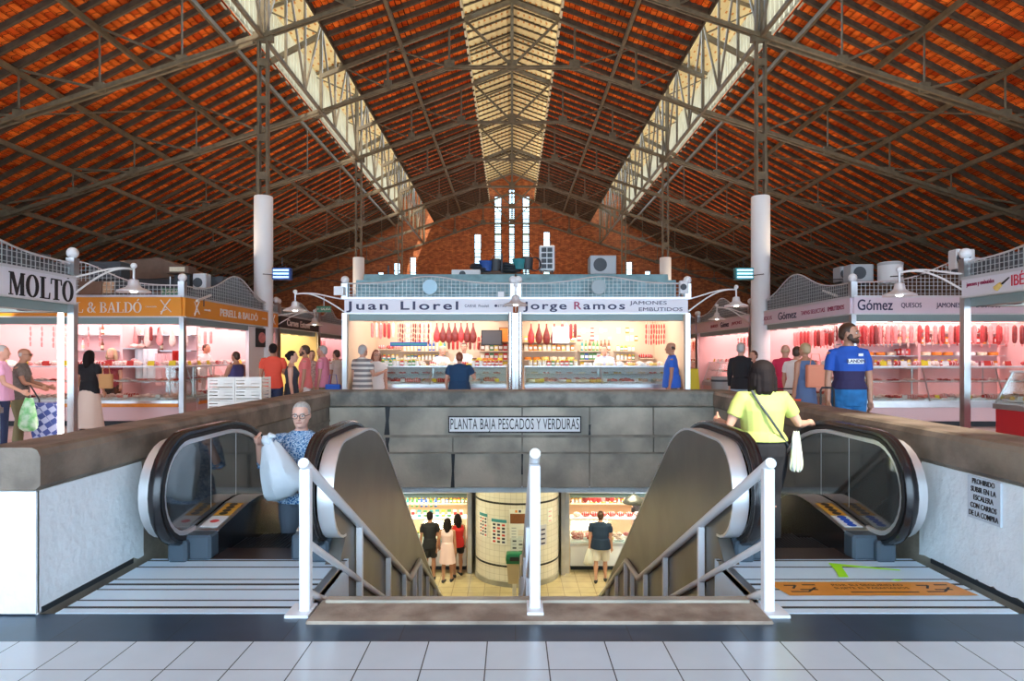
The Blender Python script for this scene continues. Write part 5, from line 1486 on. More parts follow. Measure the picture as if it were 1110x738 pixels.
# brown duct housing over the left
t = thing('duct_housing', 'long brown duct housing above the orange signed stall', 'duct', roofpt(172,318,17.6))
brn = mat('duct_brown', (.17,.10,.065), .6, noise=.2)
MB().prism([(-2.5,.25),(-1.4,.85),(0.0,.98),(.95,.62),(1.3,.30),(1.3,.0),(-2.5,.0)], 0, .9, 'y').build('housing', brn, t)
MB().box(-1.2,1.2,-.02,.0,.08,.40).build('louvre_panel', dkg, t)
t = thing('roof_vent_box', 'tan box with pale lettering on the slope of the duct housing', 'box', roofpt(192,300,17.0)); MB().box(-.3,.3,0,.4,.1,.3).build('box', brn, t); MB().box(-.2,.2,-.01,0,.14,.26).build('pale_panel', CM['cream'], t)
# clutter on the central roof
rnd = random.Random(3)
names = [('plastic_tub','blue plastic tub','tub'),('paint_bucket','dark bucket','bucket'),('folded_tarpaulin','dark folded tarpaulin','tarpaulin'),('wooden_board','brown board lying flat','board'),('cable_coil','coil of black cable','cable')]
spots = [(527,294,'plastic_tub'),(538,294,'paint_bucket'),(520,297,'folded_tarpaulin'),(541,297,'wooden_board'),(563,292,'plastic_tub'),(572,292,'paint_bucket'),(580,294,'cable_coil'),(551,296,'folded_tarpaulin')]
posn = ['first','second','third','fourth','fifth','sixth','seventh','last']
for i, (x, y, n) in enumerate(spots):
    dsc, cat = [(d, c) for a, d, c in names if a == n][0]
    t = thing(n, '%s on the central stall roofs, %s from the left' % (dsc, posn[[s[0] for s in sorted(spots)].index(x)]), cat, roofpt(x, y, 17.4), rnd.uniform(-.4,.4), 'clutter on the central roofs')
    if n == 'plastic_tub': MB().lathe([(.14,0),(.19,.26),(.20,.27),(.18,.27),(.13,.02),(0,.02)], n=16).build('tub', CM['blue'] if x < 540 else CM['teal'], t, True)
    elif n == 'paint_bucket': MB().lathe([(.13,0),(.15,.30),(.16,.31),(.14,.31),(.12,.02),(0,.02)], n=16).build('bucket', dkg, t, True); MB().path([(-.15,0,.29),(-.1,0,.42),(0,0,.46),(.1,0,.42),(.15,0,.29)], .006, 5).build('handle', M['steel'], t)
    elif n == 'folded_tarpaulin':
        m = MB()
        for j in range(4): m.ell((rnd.uniform(-.1,.1),0,.06+.06*j), .30-.05*j, .2, .05, 14, 6)
        m.build('folds', dkg, t, True)
    elif n == 'wooden_board': MB().box(-.7,.7,0,.3,.0,.05).build('plank', brn, t); MB().box(-.6,.5,.02,.25,.05,.09).build('plank', CM['brown'], t)
    else:
        m = MB()
        for j in range(4): m.path([( .18*math.cos(a), .02*j, .2+.18*math.sin(a)) for a in [2*PI*k/16 for k in range(17)]], .012, 6)
        m.build('loop', dkg, t)
# masts
for x, y0_, y1_, lab in ((544,296,275,'short dark pipe standing on the left central roof'),(570,308,284,'thin dark mast above the centre post'),(421,306,288,'dark blue mast at the left of the central roof')):
    a = px(x, y0_, 17.0); b = px(x, y1_, 17.0)
    o = MB().tube((0,0,0),(0,0,b.z-a.z+.0),.022).build('mast', dkg, None); o.location = L3(a); tag(o, lab, 'mast')
# grey shade-net humps and tangled cables on the side roofs
def cable(label, pts, r=.012, m=None):
    o = MB().path(pts, r, 5).build('cable', m or M['black'], None, True); tag(o, label, 'cable'); return o
cable('sagging black cable across the hall at column height, left half', [px(285,297,19.4) + V(0,0,0), px(330,300,19), px(372,306,17)])
cable('sagging black cable running right from the central pair to the right column', [px(745,300,17), px(790,302,18.4), px(828,297,19.4)])
cable('thin cable along the left roofs to the column', [px(80,300,16), px(160,303,17), px(230,297,18.5), px(275,297,19.4)])
cable('thin cable along the right roofs to the column', [px(840,297,19.4), px(880,304,17.5), px(960,300,15.5), px(1030,296,12)])
# insect lamps / light boxes beside the columns
for x, lab in ((306,'blue and white light box beside the left white column'),(806,'blue and white light box beside the right white column')):
    p = px(x, 297, 18.6); t = thing('light_box', lab, 'light box', L3(p))
    MB().cbox(-.26,.26,-.1,.1,-.17,.17,.01).build('casing', CM['blue'] if x < 500 else CM['teal'], t)
    m = MB()
    for z in (-.10,0,.10): m.tube((-.22,-.11,z),(.22,-.11,z),.025)
    m.build('blue_tube', mat('pale_blue_tube', (.6,.8,.9), .4, emit=(.5,.8,1), estr=1.2), t, True)
    MB().tube((0,0,.17),(0,0,.5),.012).build('bracket', dkg, t)
# exit signs
for x, y, D, lab in ((184,316,14.9,'small green exit sign above the corner of the orange signed stall'),(351,335,18.0,'small green exit sign left of the central pair')):
    t = thing('exit_sign', lab, 'exit sign', L3(px(x,y,D)))
    MB().box(-.20,.20,0,.04,-.085,.085).build('panel', mat('exit_green', (.03,.16,.07), .4), t)
    text('\u2190 SALIDA', 'lettering', CM['cream'], t, (0,-.004,0), .085, ext=.002)
    MB().tube((0,.02,.085),(0,.02,.35),.01).build('rod', M['steel'], t)
# small spotlights with pale tubes on the humps
for x, y, D, a, lab in ((221,323,15.4,.35,'pale fluorescent batten lying on the orange sign, near its corner'),(900,318,15.6,-.3,'pale fluorescent batten above the side sign of the lilac stall')):
    p = px(x,y,D); t = thing('batten_light', lab, 'light', L3(p))
    MB().tube((-.0,-.35,-.10 ),(0,.35,.10),.03).build('tube', mat('batten_white', (.85,.80,.76), .4), t, True); MB().tube((0,0,-.02),(0,0,-.2),.012).build('bracket', dkg, t)
# tilted white notice and number tags
flat('tilted_notice', 'small tilted white notice left of the central pair', 'notice', L3(px(367,315,14.8)), .22, .20, M['white'], None, .02)
flat('stall_number_plate', 'brown number plate on the mesh of the orange signed stall', 'plate', L3(px(98,312,14.4)), .5, .30, brn, None, .02)
flat('small_notice', 'small white card tied to the mesh over the centre post', 'notice', L3(px(543,319,14.9)), .14, .12, M['white'], None, .02)

# ================================================================== lower floor
pl = thing('round_tiled_pillar', 'wide round pillar faced with white tiles and two dark bands on the lower floor', 'pillar', (.14, 17.6, LOW))
M['wtile'] = mat('white_pillar_tiles', (.78,.74,.64), .25)
def pillar_mat():
    m = bpy.data.materials.new('curved_white_tiles'); m.use_nodes = True; nt = m.node_tree; N = nt.nodes; L = nt.links; b = N['Principled BSDF']
    tc = N.new('ShaderNodeTexCoord'); sp = N.new('ShaderNodeSeparateXYZ'); L.new(tc.outputs['Object'], sp.inputs[0])
    at = N.new('ShaderNodeMath'); at.operation = 'ARCTAN2'; L.new(sp.outputs['Y'], at.inputs[0]); L.new(sp.outputs['X'], at.inputs[1])
    ml = N.new('ShaderNodeMath'); ml.operation = 'MULTIPLY'; ml.inputs[1].default_value = 1.13; L.new(at.outputs[0], ml.inputs[0])
    cb = N.new('ShaderNodeCombineXYZ'); L.new(ml.outputs[0], cb.inputs[0]); L.new(sp.outputs['Z'], cb.inputs[1])
    br = N.new('ShaderNodeTexBrick'); L.new(cb.outputs[0], br.inputs['Vector']); br.offset = 0; br.inputs['Scale'].default_value = 1
    br.inputs['Brick Width'].default_value = .15; br.inputs['Row Height'].default_value = .15; br.inputs['Mortar Size'].default_value = .004
    br.inputs['Color1'].default_value = (.80,.76,.66,1); br.inputs['Color2'].default_value = (.74,.70,.60,1); br.inputs['Mortar'].default_value = (.50,.46,.38,1)
    L.new(br.outputs['Color'], b.inputs['Base Color']); b.inputs['Roughness'].default_value = .22; return m
MB().lathe([(1.13,0),(1.13,3.78)], n=64).build('tiled_drum', pillar_mat(), pl, True)
MB().lathe([(1.145,0),(1.145,.13),(1.13,.14)], n=64).build('skirting', M['concrete2'], pl, True)
bd = MB(); bd.lathe([(1.132,.50),(1.140,.505),(1.140,.545),(1.132,.55)], n=64); bd.build('dark_band', M['black'], pl, True)
MB().lathe([(1.132,1.95+.15),(1.140,2.105),(1.140,2.145),(1.132,2.15)], n=64).build('dark_band', M['black'], pl, True)
def on_pillar(name, label, cat, x, y, wpx, hpx, m, kidsf=None, r=1.150):
    """sheet bent round the pillar; x, y the centre in the photograph"""
    D = 16.55; X = (x-VX)/F*D - .14; z = EYE-(y-VY)/F*D; w = wpx/F*D; h = hpx/F*D
    a0 = math.asin(max(-1,min(1,X/r)))
    t = thing(name, label, cat, (.14, 17.6, z))
    def bent(aw, z0, z1, rr, mt, nm, par, off=0.0):
        n = 10; mb = MB(); rings = []
        aw = aw/r/max(.35, math.cos(a0))
        for i in range(n+1):
            a = a0 + off - aw/2 + aw*i/n
            rings.append([(rr*math.sin(a), -rr*math.cos(a), z0),(rr*math.sin(a), -rr*math.cos(a), z1),((rr-.01)*math.sin(a), -(rr-.01)*math.cos(a), z1),((rr-.01)*math.sin(a), -(rr-.01)*math.cos(a), z0)])
        mb.loft(rings); return mb.build(nm, mt, par)
    bent(w, -h/2, h/2, r, m, 'sheet', t)
    if kidsf: kidsf(t, bent, w, h, a0)
    return t
def prints(rows, cols, ink, head=None):
    def f(t, bent, w, h, a0):
        c0 = math.cos(a0)
        if head: bent(w*.98, h*.36, h*.49, 1.152, head, 'printed_heading', t)
        for i in range(rows):
            for j in range(cols):
                off = ((j+.5)/cols-.5)*w*.9/1.15/max(.35,c0)
                z = h*(.26 - .68*i/max(1,rows-1))
                bent(w*.55/cols, z-h*.035, z+h*.045, 1.152, ink[(i+j)%len(ink)], 'printed_picture', t, off)
    return f
paper = mat('poster_paper', (.80,.80,.74), .6)
on_pillar('printed_poster', 'poster of small pictures with a green heading, left one on the round pillar', 'poster', 523, 572, 9, 26, paper, prints(6,3,[M['navy'],CM['red'],M['black']], CM['teal']))
on_pillar('printed_poster', 'poster of small pictures with a green heading, right one on the round pillar', 'poster', 540.5, 576, 17, 27, paper, prints(6,3,[M['black'],M['navy'],CM['red']], CM['teal']))
on_pillar('notice_board', 'tall notice board with a brown cork panel over the bin on the round pillar', 'notice board', 562, 562, 20, 22, paper, lambda t,b,w,h,a: (b(w*.9,-h*.2,h*.28,1.152,CM['brown'],'cork_panel',t), b(w*.12,h*.34,h*.46,1.152,CM['orange'],'printed_mark',t,-.05), b(w*.12,h*.34,h*.46,1.152,M['navy'],'printed_mark',t,.03)))
on_pillar('pinned_leaflet', 'white leaflet pinned under the cork panel of the round pillar', 'leaflet', 557, 575, 9, 14, paper, prints(4,1,[grey]))
on_pillar('pinned_leaflet', 'grey printed sheet taped above the green topped bin', 'leaflet', 561, 591, 15, 22, mat('grey_sheet', (.62,.66,.62), .6), prints(5,2,[dkg,grey]))
on_pillar('pinned_leaflet', 'pale violet leaflet right of the centre railing on the round pillar', 'leaflet', 589, 581, 8, 22, mat('lilac_sheet', (.55,.55,.62), .6), prints(4,1,[M['navy']]))
on_pillar('pinned_leaflet', 'small reddish leaflet at the right edge of the round pillar', 'leaflet', 597, 561, 6, 15, paper, prints(3,1,[CM['pink']]))
# bin
bn = thing('litter_bin', 'tan litter bin with a green lid in front of the round pillar', 'litter bin', (.06, 15.95, LOW+.32))
MB().loft([[(x*a,y*a*.8,z) for x,y in ((-1,-1),(1,-1),(1,1),(-1,1))] for a,z in ((.15,0),(.19,.52))]).build('body', mat('bin_tan', (.50,.40,.26), .6), bn)
MB().loft([[(x*a,y*a*.8,z) for x,y in ((-1,-1),(1,-1),(1,1),(-1,1))] for a,z in ((.20,.50),(.215,.62),(.19,.72),(.12,.74))]).build('lid', mat('bin_green', (.01,.16,.07), .4), bn)
MB().box(-.11,.11,-.175,-.165,.57,.67).build('opening', M['black'], bn)
MB().box(-.05,.05,-.02,.02,-.32,0).build('stand', M['steel'], bn)
# lower stalls
def lower_stall(lab, x0, x1, wall, light, power, fascia, tagc, mix):
    t = stall(lab, x0, x1, 17.6, 20.4, 'S', fz=(2.20,2.55), fascia=fascia, wall=wall, light=light, power=power, fence=False, roof=None, flr=LOW, tubes=3, group='stalls on the lower floor')
    p0 = V(x0+.1, 17.75, 0); L_ = x1-x0-.2
    counter('tall glass counter %s' % tagc, p0, V(1,0,0), V(0,1,0), L_, flr=LOW, top=1.36, shelf=.80, body='white')
    fill_counter(p0, V(1,0,0), V(0,1,0), L_, LOW+.80, 'glass counter %s' % tagc, mix)
    return t, p0, L_
lg, p1, L1 = lower_stall('lower floor stall left of the round pillar, green goods on white shelves', -4.6, -1.15, 'cwall', (1,.95,.72), 200, 'fascia_k', 'of the lower left stall', [('tray',[8,9]),('jar',['green','yellow','red','teal']),('wheel',['yellow','green','cream'])])
lr, p2, L2 = lower_stall('lower floor stall right of the round pillar, blue sign and hanging hams', 1.5, 5.6, 'cwall', (1,.86,.66), 220, mat('blue_sign', (.02,.10,.50), .4) if False else 'navyboard' if 'navyboard' in M else 'fascia_w', 'of the lower right stall', MX)
for ch in lr.children:
    if ch.name.startswith('sign_board'): ch.data.materials[0] = mat('blue_sign_board', (.02,.12,.55), .4)
text('Charcutería Emilia', 'lettering', LW, lr, (0, -1.47, 2.36), .22, sx=1.2)
text('Conservas y encurtidos', 'lettering', LW, lg, (0.2, -1.47, 2.36), .16, sx=1.2)
U, W = V(1,0,0), V(0,1,0)
for t_, p_, L_, nm, keys in ((lg,p1,L1,'left',['green','teal','white','yellow','cream','blue']),(lr,p2,L2,'right',['cream','cheese','yellow','red','white'])):
    pb = V(p_.x, 19.7, 0)
    for z in (1.35,1.60,1.85): 
        shelf(t_, pb, U, W, .05, L_-.05, .2, .55, LOW+z); row('jar' if z < 1.8 else 'bottle', keys, pb, U, W, .1, L_-.1, .35, LOW+z, .12, 'on the back shelves of the lower %s stall' % nm)
    row('packet' if nm == 'left' else 'roast', ['green','yellow','white','teal'] if nm == 'left' else [1,2,0], p_, U, W, .1, L_-.1, .5, LOW+1.375, .17 if nm == 'left' else .25, 'on top of the lower %s counter' % nm)
rail(lr, p2, U, W, .1, L2-.1, .9, LOW+2.28); row('ham',[0,3,1], p2, U, W, .45, 1.35, .9, LOW+2.20, .13, 'hanging over the counter of the lower right stall', scale=.9); row('sausage',[0,3,2], p2, U, W, 1.4, L2-.5, .9, LOW+2.20, .10, 'hanging over the counter of the lower right stall')
row('bottle',['green','teal','blue'], p1, U, W, 1.2, 2.4, .6, LOW+1.62, .14, 'above the counter of the lower left stall')
scr = flat('small_monitor', 'small dark monitor at the left of the lower right stall', 'monitor', (1.95, 18.3, LOW+2.05), .32, .24, M['black'], CM['teal'], .05)
dl = thing('pendant_lamp', 'dark dome pendant lamp hanging before the lower right stall', 'lamp', L3(px(687, 541, 15.2)))
MB().lathe([(.02,.12),(.06,.10),(.20,.02),(.26,-.06),(.265,-.09),(.25,-.09),(.10,.02),(.02,.06)], n=24).build('shade', mat('dark_enamel', (.05,.05,.05), .3), dl, True)
MB().ell((0,0,-.04), .07,.07,.05).build('bulb', lamp_glow, dl, True); MB().tube((0,0,.12),(0,0,1.85),.008).build('flex', M['black'], dl)
# steel frame right of the pillar
tt = thing('steel_door_frame', 'tall steel frame between the round pillar and the lower right stall', 'frame', (1.38, 17.45, LOW)); MB().box(-.05,.05,-.05,.05,0,3.2).build('upright', M['steel'], tt)
# ================================================================== the people in the picture
def px_person(x, D, z=0.0): return ((x-VX)/F*D, D, z)
C = cloth
dn = (.0,.0,-1)
navy_jeans = C('jeans', (.05,.13,.30), noise=.3, nscale=8); dark = C('black', (.013,.013,.016)); navy = C('navy', (.02,.035,.09)); wht = C('white', (.82,.80,.78)); beige = C('beige', (.55,.45,.34)); khaki = C('khaki', (.22,.20,.10))
# 1. old man on the left escalator
def leafy(name):
    m = bpy.data.materials.new(name); m.use_nodes = True; nt = m.node_tree; N = nt.nodes; L = nt.links; b = N['Principled BSDF']
    tc = N.new('ShaderNodeTexCoord'); v = N.new('ShaderNodeTexVoronoi'); v.feature = 'DISTANCE_TO_EDGE'; v.inputs['Scale'].default_value = 34
    n = N.new('ShaderNodeTexNoise'); n.inputs['Scale'].default_value = 14; n.inputs['Detail'].default_value = 3
    ad = N.new('ShaderNodeMix'); ad.data_type = 'RGBA'; ad.inputs[0].default_value = .12; L.new(tc.outputs['Object'], ad.inputs[6]); L.new(n.outputs['Color'], ad.inputs[7]); L.new(ad.outputs[2], v.inputs['Vector'])
    r = N.new('ShaderNodeValToRGB'); r.color_ramp.interpolation = 'CONSTANT'; r.color_ramp.elements[0].color = (.50,.68,.84,1); r.color_ramp.elements[1].position = .10; r.color_ramp.elements[1].color = (.02,.14,.36,1)
    L.new(v.outputs['Distance'], r.inputs[0]); L.new(r.outputs[0], b.inputs['Base Color']); b.inputs['Roughness'].default_value = .8; return m
t, A, HM = person('elderly man in a blue patterned shirt and glasses riding the left escalator', ((327-VX)/F*6.3, 6.30, -.655), 1.80, 188,
    build=1.08, depth=1.15, skin='pale', hair='white', style='short', top=('shirt', leafy('leaf_print_shirt')), bottom=('trousers', C('slate', (.10,.13,.17))),
    armR=((.45,.35,-.8),(0,.5,.85)), armL=((-.30,.05,-1),(-.1,.6,-.4)), face=True, glasses=True, sleeve=1.02, chubby=.3, vox=.0075, head_turn=-4, head_down=4)
# bag in his right hand (towards the left of the picture)
hand = t.matrix_world.copy(); bpy.context.view_layer.update(); hw = t.matrix_world @ (A[0][2] + A[0][3]*.06)
hb = px(293, 480, 5.98)
bg = thing('plastic_bag', 'big translucent white carrier bag held by the man on the escalator', 'bag', (hb.x, 5.93, hb.z))
plastic = mat('thin_white_plastic', (.74,.83,.90), .35, bump=.5, bscale=9)
def bag_mesh(w0, w1, h, d, seed=1, n=26, m=12, knot=.06):
    r_ = random.Random(seed); rings = []
    for i in range(m+1):
        q = i/m; z = -h*q
        w = w0 + (w1-w0)*(q**.8); 
        if q > .85: w *= 1 - .5*((q-.85)/.15)**2
        dd = d*(.25 + .75*math.sin(PI*min(1, q*1.05)*.8))
        if q > .85: dd *= 1 - .6*((q-.85)/.15)**2
        rings.append([((w/2)*math.cos(a)*(1+.06*math.sin(5*a+q*4)+.04*math.sin(9*a)), dd/2*math.sin(a)*(1+.10*math.sin(7*a+q*3)), z + .010*math.sin(6*a+i)) for a in [2*PI*k/n for k in range(n)]])
    return MB().loft(rings)
m = bag_mesh(.13,.46,.52,.26); m.xf(Matrix.Rotation(R(-22),4,'Y')); m.build('bag_body', plastic, bg, True)
m = MB(); m.ell((-.01,0,.03), .055,.04,.05); m.path([(0,0,.03),(.03,-.02,.08),(.075,-.02,.07)], [.03,.03,.012], 8); m.path([(-.02,0,.03),(-.05,.0,.07)], [.03,.012], 8); m.build('knotted_handles', plastic, bg, True)
# 2. woman on the right escalator
lime = mat('yellow_lime_tee', (.54,.60,.16), .8, noise=.06, nscale=10)
t, A, HM = person('woman in a lime yellow top on the right escalator, back turned', ((826-VX)/F*5.75, 5.75, -.09), 1.64, -2,
    build=1.16, depth=1.2, skin='fair', hair='black', style='bob', top=('tee', lime), bottom=('trousers', dark), fem=True, chubby=.35, hem=.575,
    armR=((.62,.10,-1),(.62,.75,-.02)), armL=((-.42,.02,-1),(-.05,.75,.10)), sleeve=.62, vox=.0075, head_turn=5)
h = 1.64
st = MB(); st.path([(-.07*h,-.045*h,.845*h),(-.045*h,-.092*h,.78*h),(.0,-.108*h,.71*h),(.055*h,-.106*h,.63*h),(.115*h,-.06*h,.555*h),(.13*h,.0,.53*h)], .010, 8)
rings = []
o = st.build('shoulder_strap', mat('dark_strap', (.05,.06,.07), .6), t, True)
bgm = stripe_mat('striped_cloth_bag', [(0,(.80,.82,.74)),(.5,(.52,.62,.30)),(.75,(.30,.38,.40))], 'X', .035)
cb = thing('cloth_bag', 'striped pale cloth hanging at the hip of the woman in yellow', 'cloth bag', ((862-VX)/F*5.62, 5.60, 1.6-(468-386)*5.6/700))
m = bag_mesh(.05,.13,.34,.06,seed=4); m.build('cloth', bgm, cb, True)
# 3. man in blue tee beyond the right parapet
def tee_two(name):
    m = bpy.data.materials.new(name); m.use_nodes = True; nt = m.node_tree; N = nt.nodes; L = nt.links; b = N['Principled BSDF']
    tc = N.new('ShaderNodeTexCoord'); sp = N.new('ShaderNodeSeparateXYZ'); L.new(tc.outputs['Object'], sp.inputs[0])
    c = N.new('ShaderNodeMath'); c.operation = 'GREATER_THAN'; c.inputs[1].default_value = 1.40; L.new(sp.outputs['Z'], c.inputs[0])
    mx = N.new('ShaderNodeMix'); mx.data_type = 'RGBA'; mx.inputs[6].default_value = (.028,.02,.075,1); mx.inputs[7].default_value = (.015,.085,.42,1)
    L.new(c.outputs[0], mx.inputs[0]); L.new(mx.outputs[2], b.inputs['Base Color']); b.inputs['Roughness'].default_value = .8; return m
t, A, HM = person('bearded man in a blue and navy t-shirt behind the right parapet', px_person(920, 8.8), 2.04, 176, build=1.0, depth=1.1, hem=.565, skin='tan', hair='brown', beard=True, face=True,
    top=('tee', tee_two('two_tone_tee')), bottom=('trousers', C('bright_jeans', (.02,.17,.42), noise=.3, nscale=10)), armR=((.16,.02,-1),(.02,.08,-1)), armL=((-.16,.0,-1),(-.02,.06,-1)), head_turn=52, vox=.0085, chubby=.2, sleeve=.68)
H_ = 2.04
pr = MB(); pr.box(-.10,.10,0,.004,0,.065); o = pr.build('white_print', M['white'], t); o.location = (-.01, .088*H_+.010, .735*H_); 
text('ILANDIN', 'print_letters', M['navy'], o, (0,.006,.033), .062, rot=(PI/2,0,PI), ext=.001, off=.002)
o = MB().box(-.03,.03,0,.004,0,.035).build('small_print', M['white'], t); o.location = (-.085, .074*H_+.012, .785*H_)
# cart handle in front of him
ct = thing('cart_handle', 'black pull handle of a shopping trolley beside the man in the blue t-shirt', 'trolley handle', ((897-VX)/F*8.4, 8.4, 0.0))
MB().path([(-.09,0,.0),(-.09,0,1.16),(-.07,0,1.19),(.06,0,1.19),(.08,0,1.16),(.10,0,.55)], .014, 8).build('tube_handle', M['black'], ct, True)
MB().cbox(-.12,.16,-.1,.14,.12,.85,.02).build('bag', C('trolley', (.03,.05,.10)), ct)
MB().tube((-.16,0,.09),(.2,0,.09),.09).build('wheels', M['black'], ct)
# right side shoppers
person('blond woman in a sleeveless navy dress holding a bag, right aisle', px_person(873,12.2), 1.84, 20, fem=True, skin='tan', hair='blond', style='short', top=('tank', C('denim_dress', (.10,.16,.30))), bottom=('dress', C('denim_dress', (.10,.16,.30))), bottom_len=.30, armR=((.3,.2,-1),(-.1,.9,.3)), build=1.05, group=None)
hbg = thing('tote_bag', 'orange pink tote bag on the arm of the woman in the navy dress', 'bag', px_person(884,12.0,1.02)); MB().cbox(-.17,.17,-.06,.06,0,.42,.02).build('body', C('salmon', (.80,.30,.18)), hbg); MB().path([(-.1,0,.42),(-.07,0,.62),(.07,0,.62),(.1,0,.42)], .008, 6).build('strap', C('salmon', (.80,.30,.18)), hbg)
person('man in a crimson t-shirt leaning to a meat counter, right aisle', px_person(850,13.6), 1.86, 330, lean=14, skin='fair', hair='blond', style='bald', top=('tee', C('crimson', (.65,.03,.10))), bottom=('trousers', dark), armR=((.2,.4,-1),(0,.9,-.2)))
person('shopper in a white t-shirt beside the man in crimson', px_person(861,12.9), 1.80, 315, lean=10, skin='fair', hair='brown', top=('tee', wht), bottom=('trousers', dark), armR=((.2,.4,-1),(0,.9,-.3)), armL=((-.2,.1,-1),(0,.3,-1)))
person('grey haired man in a black jacket and light jeans by the right stalls', px_person(803,13.9), 1.88, 320, skin='fair', hair='grey', top=('shirt', dark), sleeve=1.9, bottom=('trousers', C('pale_jeans', (.34,.42,.52))))
person('woman with tied hair in a pale pink top facing the man in black', px_person(817,14.8), 1.72, 120, fem=True, skin='fair', hair='brown', style='bun', top=('tee', C('palepink', (.80,.42,.38))), bottom=('trousers', dark))
person('bald man in a royal blue polo at the right central counter', px_person(728,14.4), 1.90, 75, skin='tan', hair='brown', style='bald', top=('polo', C('royal', (.03,.14,.62))), bottom=('trousers', C('shorts_grey', (.20,.16,.13))), chubby=.5, build=1.05)
person('short haired woman in a navy polo with her back turned at the central counter', px_person(498,14.2), 1.68, -4, fem=True, skin='fair', hair='red', top=('polo', C('teal_navy', (.012,.055,.13))), bottom=('trousers', dark), build=1.28, depth=1.2, chubby=.5, armR=((.5,.3,-1),(-.3,1,.9)), armL=((-.3,.05,-1),(0,.5,-1)))
person('man in a grey striped polo at the left end of the central counter', px_person(393,14.0), 1.84, 330, skin='fair', hair='grey', top=('polo', stripe_mat('grey_stripes', [(0,(.66,.62,.56)),(.45,(.20,.19,.19))], 'Z', .11)), bottom=('trousers', dark), build=1.1, chubby=.4, armR=((.1,.3,-1),(.2,1,.3)))
person('woman with red scarf and sunglasses behind the striped polo man', px_person(408,14.7), 1.74, 200, fem=True, skin='fair', hair='red', style='long', glasses=True, top=('tee', wht), bottom=('trousers', beige))
# vendors in the central pair
person('older vendor in a white coat bending over the left central counter', px_person(476,16.5,.12), 1.75, 215, lean=12, skin='fair', hair='white', top=('coat', wht), bottom=('trousers', wht), sleeve=1.8, armR=((.1,.5,-1),(0,1,-.1)), armL=((-.1,.5,-1),(0,1,-.1)))
person('vendor woman in a white coat facing the navy polo customer', px_person(503,16.4,.15), 1.78, 178, fem=True, skin='fair', hair='brown', style='bun', face=True, top=('coat', wht), bottom=('trousers', wht), sleeve=1.8, armR=((.2,.5,-1),(-.2,1,0)), armL=((-.2,.5,-1),(.2,1,0)))
person('vendor in a pale coat bending behind the right central counter', px_person(657,16.6,.10), 1.80, 160, lean=18, skin='fair', hair='brown', top=('coat', C('paleblue', (.55,.62,.80))), bottom=('trousers', wht), sleeve=1.8, armR=((.2,.5,-1),(0,1,0)))
# left side
person('woman with long dark hair in a black top and long cream skirt, left aisle', px_person(97,13.6), 1.72, -6, fem=True, skin='tan', hair='black', style='long', top=('tee', dark), bottom=('skirt', C('cream_skirt', (.80,.66,.56))), bottom_len=.06, build=1.12, armR=((.2,.0,-1),(.1,.3,-1)), armL=((-.2,0,-1),(0,.3,-1)))
hb2 = thing('handbag', 'tan handbag at the side of the woman in the cream skirt', 'handbag', px_person(115,13.4,.93)); MB().cbox(-.13,.13,-.05,.05,0,.30,.02).build('body', C('tan', (.62,.34,.14)), hb2); MB().path([(-.08,0,.30),(-.05,0,.5),(.05,0,.5),(.08,0,.30)], .008, 6).build('strap', C('tan', (.62,.34,.14)), hb2)
person('blond vendor in a dark red top behind the orange signed front counter', px_person(121,15.9), 1.78, 185, fem=True, skin='fair', hair='blond', style='bob', top=('tee', C('wine', (.25,.03,.05))), bottom=('trousers', dark), armR=((.2,.5,-1),(-.3,1,.0)))
person('older vendor bending behind the side counter of the orange signed stall', px_person(217,18.3,.12), 1.84, 255, skin='tan', hair='brown', top=('coat', wht), bottom=('trousers', wht), lean=15, sleeve=1.8)
person('woman in a sleeveless violet navy top at the orange signed stall', px_person(256,15.3), 1.70, 70, fem=True, skin='tan', hair='brown', top=('tank', C('violet', (.07,.06,.18))), bottom=('trousers', dark), build=1.2, chubby=.4, armR=((.5,.3,-1),(-.1,1,-.1)), armL=((-.2,.4,-1),(0,1,0)))
person('man in an orange red t-shirt, left aisle by the black signed stall', px_person(296,14.3), 1.87, 15, skin='tan', hair='black', top=('tee', C('coral', (.80,.09,.05))), bottom=('trousers', navy), build=1.05, armR=((.15,.3,-1),(-.4,1,.2)), armL=((-.15,.1,-1),(0,.5,-1)))
person('dark haired woman in a black tank top beside the red shirted man', px_person(316,12.8), 1.70, 285, fem=True, skin='fair', hair='black', style='bun', top=('tank', C('charcoal', (.03,.035,.05))), bottom=('skirt', C('charcoal', (.03,.035,.05))), bottom_len=.3, build=1.05)
person('bearded man in a salmon t-shirt talking, left aisle', px_person(331,14.6), 1.84, 100, skin='tan', hair='brown', beard=True, top=('tee', C('salmonshirt', (.80,.22,.22))), bottom=('shorts', wht), armR=((.15,.3,-1),(-.2,1,.4)))
person('man in a pink polo and khaki trousers, left aisle near the central pair', px_person(350,15.2), 1.84, 90, skin='fair', hair='grey', top=('polo', C('pinkpolo', (.82,.30,.42))), bottom=('trousers', khaki), build=1.1, chubby=.3)
sb = thing('shopping_bag', 'royal blue shopping bag beside the khaki trousers', 'bag', px_person(361,15.0,.55)); MB().cbox(-.17,.17,-.06,.06,0,.40,.02).build('body', C('royal', (.03,.14,.62)), sb); MB().path([(-.1,0,.40),(-.07,0,.62),(.07,0,.62),(.1,0,.40)], .008, 6).build('strap', C('royal', (.03,.14,.62)), sb)
person('person in a white t-shirt and lilac shorts, left aisle', px_person(365,17.0), 1.76, 60, fem=True, skin='fair', hair='brown', top=('tee', wht), bottom=('shorts', C('lilac', (.45,.35,.65))))
person('woman with tied brown hair behind the salmon t-shirt man', px_person(338,16.4), 1.74, 200, fem=True, skin='fair', hair='brown', style='bun', top=('tee', C('patt', (.75,.55,.50), noise=.5, nscale=20)), bottom=('trousers', beige))
